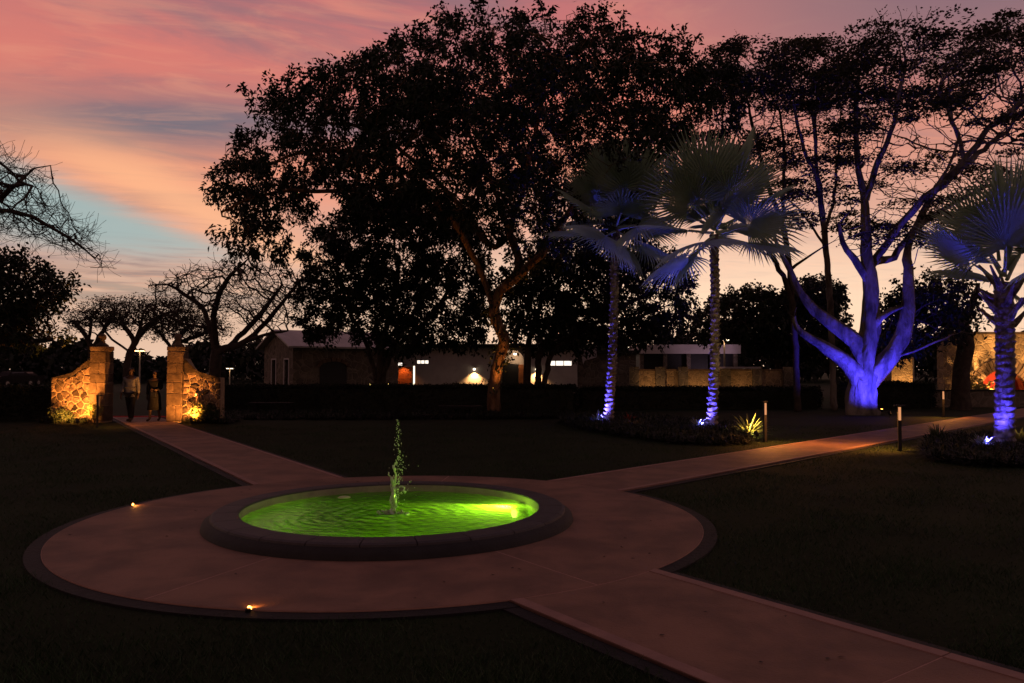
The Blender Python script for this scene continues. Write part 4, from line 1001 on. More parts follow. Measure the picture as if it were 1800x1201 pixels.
gwall = thing('garden_wall', 'low ochre garden wall with stone piers between the two palm trunks', 'wall', (XY(1240, Yg), Yg, 0))
MB().box(XY(1112, Yg), XY(1388, Yg), Yg, Yg+.3, -.05, ZY(652, Yg)).build('wall', M['arch_wall'], gwall)
MB().box(XY(1110, Yg), XY(1390, Yg), Yg-.06, Yg+.36, ZY(652, Yg)+.002, ZY(649, Yg)).build('coping', M['ashlar'], gwall)
for x_ in (1114, 1160, 1200, 1275, 1330, 1384): MB().box(XY(x_, Yg)-.28, XY(x_, Yg)+.28, Yg-.16, Yg-.003, -.05, ZY(645, Yg)).build('pier', M['stone_wall'], gwall)
MB().box(XY(1262, Yg), XY(1322, Yg), Yg-1.6, Yg-.17, ZY(648, Yg), ZY(645, Yg)).build('canopy', M['pale_panel'], gwall)
for x_, en_, lab in ((1150, 40, 'unseen flood lamp at the foot of the garden wall near the slim palm'), (1225, 40, 'unseen flood lamp at the foot of the garden wall near the taller palm'), (1300, 24, 'unseen flood lamp at the foot of the garden wall under the canopy')):
    uplight(lab, (XY(x_, Yg), Yg-1.0, 0), (XY(x_, Yg), Yg, .9), en_, WARM, 130, 'lamp_yellow')  # lamps added to brighten the wall, whose source is unseen

# --- the lit stone wall with an arch
Ya = 38.0
aw = thing('arch_wall', 'amber lit stone wall with a red arched doorway behind the stout palm', 'wall', (XY(1740, Ya), Ya, 0))
X0, X1, Zt = XY(1658, Ya), XY(1935, Ya), ZY(588, Ya); ccx, ccz, ri_ = XY(1763, Ya), .52, XY(1805, Ya)-XY(1763, Ya)
m = MB(); n = 20
m.box(X0, ccx-ri_, Ya, Ya+.55, -.05, Zt); m.box(ccx+ri_, X1, Ya, Ya+.55, -.05, Zt)
for i in range(n):
    a0, a1 = PI*i/n, PI*(i+1)/n; q = [(ccx+ri_*math.cos(a), ccz+ri_*math.sin(a)) for a in (a0, a1)]
    V = [(q[0][0], Ya, q[0][1]), (q[1][0], Ya, q[1][1]), (q[1][0], Ya, Zt), (q[0][0], Ya, Zt)]; V += [(x, y+.55, z) for x, y, z in V]; m.add(V, [(0, 1, 2, 3), (7, 6, 5, 4), (0, 4, 5, 1), (2, 6, 7, 3)])
m.build('wall', M['arch_wall'], aw)
nv = 23
for i in range(nv):
    a0, a1 = PI*i/nv+.014, PI*(i+1)/nv-.014; ro_ = ri_+random.uniform(.50, .62)
    V = [(ccx+r*math.cos(a), ccz+r*math.sin(a)) for a, r in ((a0, ri_-.01), (a1, ri_-.01), (a1, ro_), (a0, ro_))]; pr = random.uniform(.05, .09)
    m = MB(); m.add([(x, Ya-pr, z) for x, z in V]+[(x, Ya+.2, z) for x, z in V], [(0, 1, 2, 3), (0, 4, 5, 1), (1, 5, 6, 2), (2, 6, 7, 3), (3, 7, 4, 0)]); m.build('voussoir', M['ashlar'], aw)
MB().box(X0-.08, X1, Ya-.10, Ya+.65, Zt+.002, Zt+.12).build('coping', M['ashlar'], aw)
MB().box(ccx-ri_-.5, ccx+ri_+.5, Ya+.9, Ya+1.0, -.05, Zt).build('inner_wall', M['red'], aw)
MB().box(ccx+.36, ccx+.46, Ya+.80, Ya+.899, 0, 1.6).build('door_edge', M['wood'], aw)
point('arch_inner_light', (ccx, Ya+.65, .55), 6, (1, .22, .08), .1, aw)
uplight('amber flood lamp behind the low wall under the lit arch wall', (XY(1706, Ya), Ya-1.75, 0), (XY(1742, Ya), Ya, 1.7), 3000, (1, .50, .16), 130, 'lamp_amber', .06)
uplight('amber flood lamp behind the low wall at the far end of the lit arch wall', (XY(1820, Ya), Ya-1.6, 0), (XY(1820, Ya), Ya, 1.7), 1100, (1, .50, .16), 120, 'lamp_amber', .06)
Yh = 41.0
sw = thing('stone_pier', 'square amber lit rubble stone pier between the blue tree and the dark trunk', 'pier', (XY(1586, Yh), Yh, 0))
MB().box(XY(1567, Yh), XY(1604, Yh), Yh, Yh+.8, -.05, ZY(632, Yh)).build('body', M['arch_wall'], sw)
MB().box(XY(1565, Yh), XY(1606, Yh), Yh-.05, Yh+.85, ZY(632, Yh)+.002, ZY(630, Yh)).build('cap', M['ashlar'], sw)
uplight('amber flood lamp at the foot of the square stone pier', (XY(1590, Yh), Yh-1.1, 0), (XY(1586, Yh), Yh, 1.3), 300, (1, .5, .16), 100, 'lamp_amber')
Yl = 35.5
lw = thing('low_wall', 'dark low retaining wall in front of the amber lit arch wall', 'wall', (XY(1720, Yl), Yl, 0))
MB().box(XY(1632, Yl), XY(1940, Yl), Yl, Yl+.4, -.05, ZY(688, Yl)).build('wall', M['stone_wall'], lw)
MB().box(XY(1631, Yl), XY(1941, Yl), Yl-.05, Yl+.45, ZY(688, Yl)+.002, ZY(685.5, Yl)).build('coping', M['kerb'], lw)

# ------------------------------------------------------------------ the gate: two posts and rubble wing walls
def clip(poly, a, b, c):                                  # keep a*x+b*y <= c
    out = []
    for i in range(len(poly)):
        p, q = poly[i], poly[(i+1) % len(poly)]; fp, fq = a*p[0]+b*p[1]-c, a*q[0]+b*q[1]-c
        if fp <= 0: out.append(p)
        if (fp < 0 < fq) or (fq < 0 < fp): t = fp/(fp-fq); out.append((p[0]+(q[0]-p[0])*t, p[1]+(q[1]-p[1])*t))
    return out
def rubble(xz_top, x0, x1, yf, parent, nst, seed, mat, z0=-.03):
    """irregular stones bedded in a wall face; xz_top(x) is the wall's top line"""
    rg = random.Random(seed); pts = []
    tries = 0; md = math.sqrt((x1-x0)*1.6/nst)*.72
    while len(pts) < nst and tries < 6000:
        tries += 1; x = rg.uniform(x0, x1); z = rg.uniform(z0, xz_top(x))
        if all((x-p[0])**2+((z-p[1])*1.15)**2 > md*md for p in pts): pts.append((x, z))
    for i, p in enumerate(pts):
        cell = [(x0, z0), (x1, z0), (x1, 9), (x0, 9)]
        for j, q in enumerate(pts):
            if j != i and abs(q[0]-p[0]) < 1.4 and abs(q[1]-p[1]) < 1.4:
                a, b = q[0]-p[0], q[1]-p[1]; cell = clip(cell, a, b, (q[0]**2+q[1]**2-p[0]**2-p[1]**2)/2)
                if not cell: break
        if len(cell) < 3: continue
        fine_ = []
        for (xa_, za_), (xb_, zb_) in zip(cell, cell[1:]+cell[:1]):     # follow the curved top of the wall
            kk_ = max(1, int(math.hypot(xb_-xa_, min(zb_, 2.2)-min(za_, 2.2))/.07)) if max(za_, zb_) > min(xz_top(xa_), xz_top(xb_)) else 1
            fine_ += [(xa_+(xb_-xa_)*i_/kk_, za_+(zb_-za_)*i_/kk_) for i_ in range(kk_)]
        cell = [(x, min(z, xz_top(x)-.015)) for x, z in fine_]
        cx_ = sum(c[0] for c in cell)/len(cell); cz_ = sum(c[1] for c in cell)/len(cell); gap_ = .022
        def shrink(c, g_):
            l = math.hypot(c[0]-cx_, c[1]-cz_) or 1; f = max(.2, 1-g_/l); return (cx_+(c[0]-cx_)*f, cz_+(c[1]-cz_)*f)
        o1 = [shrink(c, gap_) for c in cell]; o2 = [shrink(c, gap_+.03+.02*rg.random()) for c in cell]; pr = rg.uniform(.02, .06); n = len(cell)
        V = [(x, yf+.03, z) for x, z in o1]+[(x, yf-pr*.6, z) for x, z in o1]+[(x+rg.gauss(0, .006), yf-pr-rg.uniform(0, .012), z+rg.gauss(0, .006)) for x, z in o2]+[(cx_, yf-pr-.012, cz_)]
        Fc = [(k_*n+i_, k_*n+(i_+1) % n, (k_+1)*n+(i_+1) % n, (k_+1)*n+i_) for k_ in range(2) for i_ in range(n)]+[(2*n+i_, 2*n+(i_+1) % n, 3*n) for i_ in range(n)]
        obj('stone', V, Fc, mat, parent)
YG = 25.7
def gate_side(sg, label, px0, px1, wing_end, seed):
    xl, xr = XY(px0, YG), XY(px1, YG); t = thing('gate_post', label, 'gate', ((xl+xr)/2, YG, 0), 'stone gate posts with wing walls'); cx_ = (xl+xr)/2; dpt = xr-xl
    courses = [0, .52, .92, 1.28, 1.56, 1.92, 2.30]
    for i, (z0, z1) in enumerate(zip(courses, courses[1:])):
        split = [xl, xr] if i % 2 else [xl, xl+(xr-xl)*(.45 if i % 4 else .6), xr]
        for a, b in zip(split, split[1:]):
            e = random.uniform(0, .014); MB().box(a+.006, b-.006, YG-dpt/2-e, YG+dpt/2+e, z0+.006, z1-.006).build('block', M['ashlar'], t, bevel=.012)
    MB().box(xl+.02, xr-.02, YG-dpt/2+.02, YG+dpt/2-.02, -.05, 2.31).build('core', M['mortar'], t)
    MB().box(xl-.012, xr+.012, YG-dpt/2-.012, YG+dpt/2+.012, 2.311, 2.46).build('cap', M['ashlar'], t, bevel=.03)
    m = MB(); m.lathe([(.20, 2.462), (.20, 2.50), (.12, 2.56), (.085, 2.60), (.10, 2.63), (.07, 2.65), (.115, 2.70), (.128, 2.76), (.115, 2.825), (.06, 2.875), (.001, 2.885)], (cx_, YG, 0), 20); m.build('finial', M['ashlar'], t, smooth=True)
    we = XY(wing_end, YG); a, b = (we, xl) if sg < 0 else (xr, we); L = abs(b-a)
    def top(x):
        q = (xl-x)/L if sg < 0 else (x-xr)/L
        return 2.05 if q < .08 else 1.43 if q > .62 else 1.43+.62*(1-(q-.08)/.54)**2.2
    m = MB(); xs = np.linspace(a, b, 26)
    for u0, u1 in zip(xs, xs[1:]):
        V = [(u0, YG-.16, -.05), (u1, YG-.16, -.05), (u1, YG-.16, top(u1)), (u0, YG-.16, top(u0))]; V += [(x, y+.32, z) for x, y, z in V]; m.add(V, [(0, 1, 2, 3), (7, 6, 5, 4), (3, 2, 6, 7)])
    m.add([(we, YG-.16, -.05), (we, YG+.16, -.05), (we, YG+.16, top(we)), (we, YG-.16, top(we))], [(0, 1, 2, 3)])
    w_ = m.build('wing_wall', M['mortar'], t); rubble(top, a, b, YG-.16, w_, 46, seed, M['rubble'])
    return t, a, b
gl_, ga, gb = gate_side(-1, 'gate post with ball finial and a curved rubble wing wall, brightly lit', 165, 193, 96, 3)
gr_, gc, gd = gate_side(1, 'darker gate post with ball finial, its wing wall lit only low down', 299, 326, 392, 4)
uplight('amber flood lamp before the brightly lit gate post', (XY(140, YG-1.4), YG-1.45, 0), (XY(138, YG), YG-.16, 1.0), 900, (1, .35, .06), 104, 'lamp_amber')
uplight('amber flood lamp before the darker gate post', (XY(338, YG-1.1), YG-1.1, 0), (XY(337, YG), YG-.2, .75), 560, (1, .35, .06), 98, 'lamp_amber')

# ------------------------------------------------------------------ bollards and street lamps
def bollard(label, x, ybase, cap, facing, energy, col=AMBER, hgt=.95, cone=150, throw=None):
    b = gnd(x, ybase); t = thing('path_bollard', label, 'bollard', (b.x, b.y, 0), 'slim path bollards'); f = Vector((math.cos(facing), math.sin(facing), 0)); sdv = Vector((-f.y, f.x, 0)); B = Vector((b.x, b.y, 0))
    def bx(c, hx_, hy_, z0, z1, name, mt):
        q = [c+f*sx*hx_+sdv*sy*hy_ for sx, sy in ((-1, -1), (1, -1), (1, 1), (-1, 1))]; m = MB(); m.prism([(v.x, v.y) for v in q], z0, z1); return m.build(name, mt, t)
    bx(B, .028, .034, -.06, hgt-.03, 'post', M['dark']); 
    if cap: bx(B+f*.03, .08, .11, hgt-.029, hgt-.004, 'head', M['black'])
    else: bx(B, .045, .055, hgt-.029, hgt, 'head', M['black'])
    bx(B+f*.0305, .002, .026, hgt-.33, hgt-.05, 'light_strip', M['lamp_strip'])
    lf_ = f if throw is None else Vector((math.cos(throw), math.sin(throw), 0))
    spot('bollard_light', B+lf_*.10+Vector((0, 0, hgt-.06)), B+lf_*.75, energy, col, cone, .9, .03, t); return t
M['lamp_strip'] = emit('bollard strip', (1, .42, .18), .75)
bollard('slim bollard with a glowing top beside the yellow lit spiky plant', 1345, 775, False, R(-70), 150)
bollard('slim bollard with a wide dark head at the near edge of the path', 1582, 790, True, R(-105), 230, throw=R(135))
bollard('thin bollard with a glowing post at the far edge of the path', 1659, 732, False, R(-120), 150)
bollard('slim bollard with a flat head before the brightly lit gate wing', 171, 750, True, R(35), 40)
bollard('slim bollard with a flat head before the darker gate post', 350, 741, True, R(200), 40)
def street_lamp(label, x, yhead, Y, arms, s=1.0, glow='lamp_white'):
    c = at(x, yhead, Y); t = thing('street_lamp', label, 'street lamp', (c.x, Y, 0), 'tall street lamps'); m = MB(); m.tube([(c.x, Y, -.05), (c.x, Y, c.z-.02)], [.07*s, .05*s], 8); m.build('pole', M['pole'], t)
    for a in arms:
        m = MB(); m.box(min(c.x+a*.04, c.x+a*.42*s), max(c.x+a*.04, c.x+a*.42*s), Y-.09*s, Y+.09*s, c.z-.02, c.z+.06*s); h = m.build('lamp_head', M['pole'], t)
        m = MB(); m.box(min(c.x+a*.06, c.x+a*.40*s), max(c.x+a*.06, c.x+a*.40*s), Y-.095*s, Y+.07*s, c.z-.045*s, c.z+.035*s); m.build('diffuser', M[glow], h)
    point('street_light', (c.x, Y-.3, c.z-.25), 9*s, (1, .6, .3), .1, t)
    return t
M['pole'] = material('galvanised pole', (.40, .36, .30), (.3, .27, .22), .6, 4)
street_lamp('street lamp with a double head behind the blue lit tree', 1603, 553, 45, (-1, 1))
street_lamp('street lamp with a double head behind the taller palm', 1273, 598, 56, (-1, 1))
street_lamp('street lamp with a single head behind the slim palm', 1098, 610, 56, (1,))
street_lamp('far street lamp with a double head seen through the gate', 246, 617, 85, (-1, 1), 1.25, 'lamp_warm')
street_lamp('small far street lamp beside the bare tree trunk', 404, 648, 75, (-1, 1), .8)

# ------------------------------------------------------------------ hedges, beds and plants
def leafy_solid(poly, z0, z1, n, L, W, rng, uneven=.08):
    """leaves over the top and sides of a clipped mass, a dark core inside"""
    poly = np.array(poly); m = len(poly); per = []; lens = np.hypot(*(np.roll(poly, -1, 0)-poly).T)
    minx, maxx, miny, maxy = poly[:, 0].min(), poly[:, 0].max(), poly[:, 1].min(), poly[:, 1].max()
    out = []
    e = rng.choice(m, n//2, p=lens/lens.sum()); t = rng.random(n//2); P = poly[e]+(poly[(e+1) % m]-poly[e])*t[:, None]
    out.append(np.c_[P+rng.normal(0, uneven*.6, (len(P), 2)), z0+(z1-z0)*rng.random(len(P))])
    q = np.c_[rng.uniform(minx, maxx, n), rng.uniform(miny, maxy, n)]; q = q[in_poly(q[:, 0], q[:, 1], [tuple(p) for p in poly])]
    out.append(np.c_[q, z1+.05*np.sin(q[:, 0]*2.1)*np.sin(q[:, 1]*1.7+1)+rng.normal(0, uneven*.7, len(q))])
    C = np.vstack(out); d = unit(rng.normal(0, 1, C.shape)+np.array([0, 0, .5]))
    return leaf_mesh(C, d, L*rng.uniform(.6, 1.3, len(C)), np.full(len(C), W), rng)
def hedge(label, poly, h, n, L=.09, W=.028, name='hedge', cat='hedge', mat='hedge', group=None, seed=1):
    rng = np.random.default_rng(seed); c = np.mean(np.array(poly), 0); t = thing(name, label, cat, (c[0], c[1], 0), group)
    q = np.array(poly); q = c+(q-c)*(1-.10/np.maximum(np.hypot(*(q-c).T), .3))[:, None]
    MB().prism([tuple(p) for p in q], -.05, h-.06).build('core', M['hedge'], t)
    V, Fc = leafy_solid(poly, 0, h, n, L, W, rng); o = obj('foliage', V, Fc, M[mat], t); tag(o, kind='stuff'); return t
def rect(px0, px1, Y0_, Y1_): return [(XY(px0, Y0_), Y0_), (XY(px1, Y0_), Y0_), (XY(px1, Y1_), Y1_), (XY(px0, Y1_), Y1_)]
hedge('long dark clipped hedge before the stone house and the white building', rect(388, 1012, 32.2, 33.6), .93, 26000, seed=2)
hedge('dark hedge running off from the brightly lit gate wing', rect(-160, 92, 26.6, 28.0), 1.0, 14000, seed=3)
hedge('dark hedge across the garden behind the two palms', rect(1020, 1440, 34.0, 35.2), .80, 18000, seed=4)
hedge('dark shrub border behind the trunk of the blue lit tree', rect(1470, 1640, 34.5, 35.4), 1.0, 8000, seed=5)
def strappy(P, n_per, L, W, rng, up=.8):
    n = len(P)*n_per; C = np.repeat(P, n_per, 0); d = unit(rng.normal(0, 1, (n, 3))*np.array([1, 1, .4])+np.array([0, 0, up])); sd = unit(np.cross(d, np.array([0, 0, 1.])+rng.normal(0, .1, (n, 3)))); Ls = L*rng.uniform(.6, 1.25, n)[:, None]
    p1 = C+d*Ls*.5; out_ = d*np.array([1, 1, .25]); p2 = p1+unit(out_)*Ls*.42; p2[:, 2] -= .10*Ls[:, 0]
    V = np.stack([C-sd*W*.6, C+sd*W*.6, p1-sd*W, p1+sd*W, p2], 1).reshape(-1, 3); b = np.arange(n)[:, None]*5
    return V, np.concatenate([b+np.array([0, 1, 3]), b+np.array([0, 3, 2]), b+np.array([2, 3, 4])], 0)
def bed(label, pxpoly, n_tuft, L, seed, mat='strap_dark', W=.012, per=16):
    rng = np.random.default_rng(seed); poly = [tuple(gnd(x, y))[:2] for x, y in pxpoly]; q = np.array(poly)
    P = np.c_[rng.uniform(q[:, 0].min(), q[:, 0].max(), n_tuft*6), rng.uniform(q[:, 1].min(), q[:, 1].max(), n_tuft*6)]
    P = P[in_poly(P[:, 0], P[:, 1], poly)]; P = P[~on_paving(P[:, 0], P[:, 1], .35)][:n_tuft]
    V, Fc = strappy(np.c_[P, np.full(len(P), -.03)], per, L, W, rng); o = obj('ground_cover', V, Fc, M[mat]); tag(o, label, 'ground cover', kind='stuff')
    g_ = MB(); g_.add([(x, y, -.028) for x, y in poly], [tuple(range(len(poly)))]); s_ = g_.build('planting_bed', M['bed_soil']); tag(s_, kind='structure')
M['strap_dark'] = leafmat('dark strap leaf', (.016, .024, .011), (.008, .012, .006), .15)
M['bed_soil'] = material('bed soil', (.016, .013, .010), (.009, .007, .006), .95, 4, .5, 30)
bed('dark strap leaved ground cover round the two palms', [(985, 742), (1010, 752), (1080, 764), (1180, 778), (1260, 782), (1318, 778), (1322, 768), (1300, 752), (1240, 742), (1120, 732), (1010, 732)], 2600, .34, 31)
bed('dark strap leaved ground cover round the stout palm', [(1628, 776), (1622, 790), (1640, 808), (1720, 818), (1860, 820), (1900, 800), (1860, 770), (1740, 768), (1660, 770)], 2200, .34, 32)
bed('dark low planting along the foot of the long hedge', [(380, 736), (560, 737), (760, 736), (1000, 735), (1000, 725), (700, 724), (390, 726)], 2600, .30, 33)
bed('low planting at the foot of the brightly lit gate wing', [(70, 742), (150, 744), (160, 738), (90, 737)], 220, .3, 34)
bed('low planting at the foot of the darker gate post', [(318, 742), (400, 744), (420, 738), (330, 738)], 220, .3, 35)
def spiky(label, x, y, n, L, W, mat, seed, Y=None, up=.7, name='spiky_plant', cat='plant', z=0, group=None):
    rng = np.random.default_rng(seed); b = gnd(x, y); b = np.array([b.x, b.y, z]) if Y is None else np.array([XY(x, Y), Y, z])
    t = thing(name, label, cat, tuple(b), group); a = rng.uniform(0, 2*PI, n); e = np.arccos(rng.uniform(.05, .98, n)**(1/ (1+up)))
    d = np.c_[np.cos(a)*np.sin(e), np.sin(a)*np.sin(e), np.cos(e)]; Ls = L*rng.uniform(.7, 1.15, n)[:, None]; sd = unit(np.cross(d, [[0, 0, 1.]])); C = b+d*.03; nm = np.cross(sd, d)
    p1 = C+d*Ls*.4; p2 = C+d*Ls*.75-np.array([0, 0, 1])*Ls*.05; p3 = C+d*Ls-np.array([0, 0, 1])*Ls*.16
    V = np.stack([C-sd*W*.7, C+sd*W*.7, p1-sd*W+nm*W*.4, p1+sd*W+nm*W*.4, p1, p2-sd*W*.6, p2+sd*W*.6, p3], 1).reshape(-1, 3); k = np.arange(n)[:, None]*8
    Fc = np.concatenate([k+np.array(q) for q in ((0, 4, 2), (0, 1, 4), (1, 3, 4), (2, 4, 5), (4, 6, 5), (4, 3, 6), (5, 6, 7))], 0)
    o = obj('foliage', V, Fc, M[mat], t); m = MB(); m.lathe([(W*1.2, -.04), (W*1.6, .03), (W*.6, .08), (.001, .09)], tuple(b), 8); m.build('stem', M['bark'], t); return t
def bush(label, x, y, rad, h, n, L, W, mat, seed, Y=None, z=0.0):
    rng = np.random.default_rng(seed); b = gnd(x, y); b = np.array([b.x, b.y, z]) if Y is None else np.array([XY(x, Y), Y, z]); t = thing('bush', label, 'bush', tuple(b))
    m = MB()
    tips = []
    for i in range(14):
        a = rng.uniform(0, 2*PI); r = rad*rng.uniform(.3, .95); q = b+np.array([math.cos(a)*r, math.sin(a)*r, h*rng.uniform(.55, 1.0)]); m.tube([b+[0, 0, -.03], b+(q-b)*.5+[0, 0, h*.1], q], [.014, .01, .004], 4); tips.append(q)
    m.build('stems', M['bark'], t)
    C = np.array(tips)[rng.integers(0, 14, n)]; f = rng.random((n, 1))**.7; C = b+(C-b)*(.35+.65*f)+rng.normal(0, rad*.22, (n, 3)); C[:, 2] = np.maximum(C[:, 2], b[2]+.02)
    V, Fc = leaf_mesh(C, unit(rng.normal(0, 1, (n, 3))+np.array([0, 0, .4])), L*rng.uniform(.6, 1.2, n), np.full(n, W), rng); obj('foliage', V, Fc, M[mat], t); return t
spiky('pale spiky plant lit blue at the foot of the slim palm', 1050, 742, 46, .42, .022, 'agave', 51)
spiky('red leaved plant glowing between the two palms', 1106, 742, 30, .36, .022, 'redleaf', 52)
spiky('dim spiky plant beside the foot of the taller palm', 1226, 754, 40, .42, .02, 'agave', 53)
spiky('arching spiky plant lit yellow beside the slim bollard', 1316, 766, 70, .72, .022, 'yucca', 54, up=.5)
spiky('pale spiky plant lit blue at the foot of the stout palm', 1726, 790, 60, .38, .022, 'agave', 55)
spiky('yellow green plant glowing behind the stout palm trunk', 1792, 784, 46, .42, .03, 'yucca', 56)
spiky('tall dark spiky plant at the tip of the bed of the stout palm', 1648, 778, 60, .50, .016, 'strap', 57)
spiky('spiky plant standing up before the annex', 1100, 690, 40, .9, .03, 'yucca', 58, Y=40, z=.0)
spiky('spiky plant standing up before the garden wall', 1345, 690, 40, 1.0, .03, 'strap', 59, Y=40)
bush('thin leaved bush glowing yellow at the foot of the bright gate post', 168, 740, .22, .62, 1100, .08, .011, 'yucca', 61, Y=25.0)
bush('low bush lit amber along the bright wing wall', 112, 740, .36, .34, 1000, .08, .02, 'strap', 62, Y=25.0)
bush('leafy bush lit amber at the foot of the darker gate post', 351, 741, .24, .62, 1300, .075, .018, 'yucca', 63, Y=25.15)
bush('dim leafy bush beside the darker gate post', 366, 741, .45, .50, 900, .09, .026, 'strap', 64)
bush('broad leaved bush glowing yellow green before the arch wall', 1712, 690, .85, .95, 900, .17, .05, 'yucca', 65, Y=36.7, z=.1)
bush('leafy bush with pale lit leaves at the red archway', 1752, 690, .55, .75, 420, .17, .05, 'yucca', 66, Y=36.9, z=.1)
bush('small yellow green bush on the low wall by the stone pier', 1617, 690, .35, .9, 350, .12, .04, 'yucca', 67, Y=37.5)
bush('dim bush at the foot of the amber lit stone pier', 1578, 690, .6, .85, 700, .12, .035, 'strap', 68, Y=39.6)
uplight('small yellow flood lamp under the arching spiky plant', tuple(gnd(1330, 770)), tuple(np.array(gnd(1314, 766))+[0, 0, .35]), 200, (1, .62, .18), 110, 'lamp_amber', .03)
uplight('small yellow flood lamp behind the stout palm trunk', tuple(gnd(1800, 778)), tuple(np.array(gnd(1793, 784))+[0, 0, .3]), 110, (1, .7, .2), 110, 'lamp_amber', .03)
uplight('small red flood lamp between the two palms', tuple(gnd(1112, 752)), tuple(np.array(gnd(1106, 742))+[0, 0, .2]), 40, (1, .2, .06), 100, 'lamp_amber', .03)
# benches
def bench(label, x0, x1, ytop, Y):
    a, b, z = XY(x0, Y), XY(x1, Y), ZY(ytop, Y); t = thing('stone_bench', label, 'bench', ((a+b)/2, Y, 0), 'low stone benches')
    MB().box(a, b, Y-.22, Y+.22, z-.07, z).build('seat', M['kerb'], t, bevel=.012)
    for q in (a+.18, b-.30): MB().box(q, q+.12, Y-.18, Y+.18, -.05, z-.072).build('leg', M['kerb'], t)
bench('low stone bench with a faint warm edge beside the great trunk', 770, 846, 713, 29.3)
bench('dim low stone bench before the long hedge near the bare tree', 440, 516, 707.5, 29.8)
# ------------------------------------------------------------------ far wood along the horizon
rng = np.random.default_rng(88); n = 52000
ang = rng.uniform(R(-52), R(48), n); dist = rng.uniform(104, 150, n); X = np.sin(ang)*dist; Yd = np.cos(ang)*dist
az_ = np.degrees(ang); top = 3.9+1.2*np.sin(az_*.55)+.9*np.sin(az_*1.7+1)+.6*np.sin(az_*4.1)+(az_ > 2)*2.2
C = np.c_[X, Yd, np.maximum(.1, top*np.sqrt(rng.random(n)))]
V, Fc = leaf_mesh(C, unit(rng.normal(0, 1, (n, 3))), rng.uniform(.6, 1.3, n), np.full(n, .32), rng)
tag(obj('treeline', V, Fc, M['hedge']), 'far dark line of trees along the horizon', 'treeline', kind='stuff')

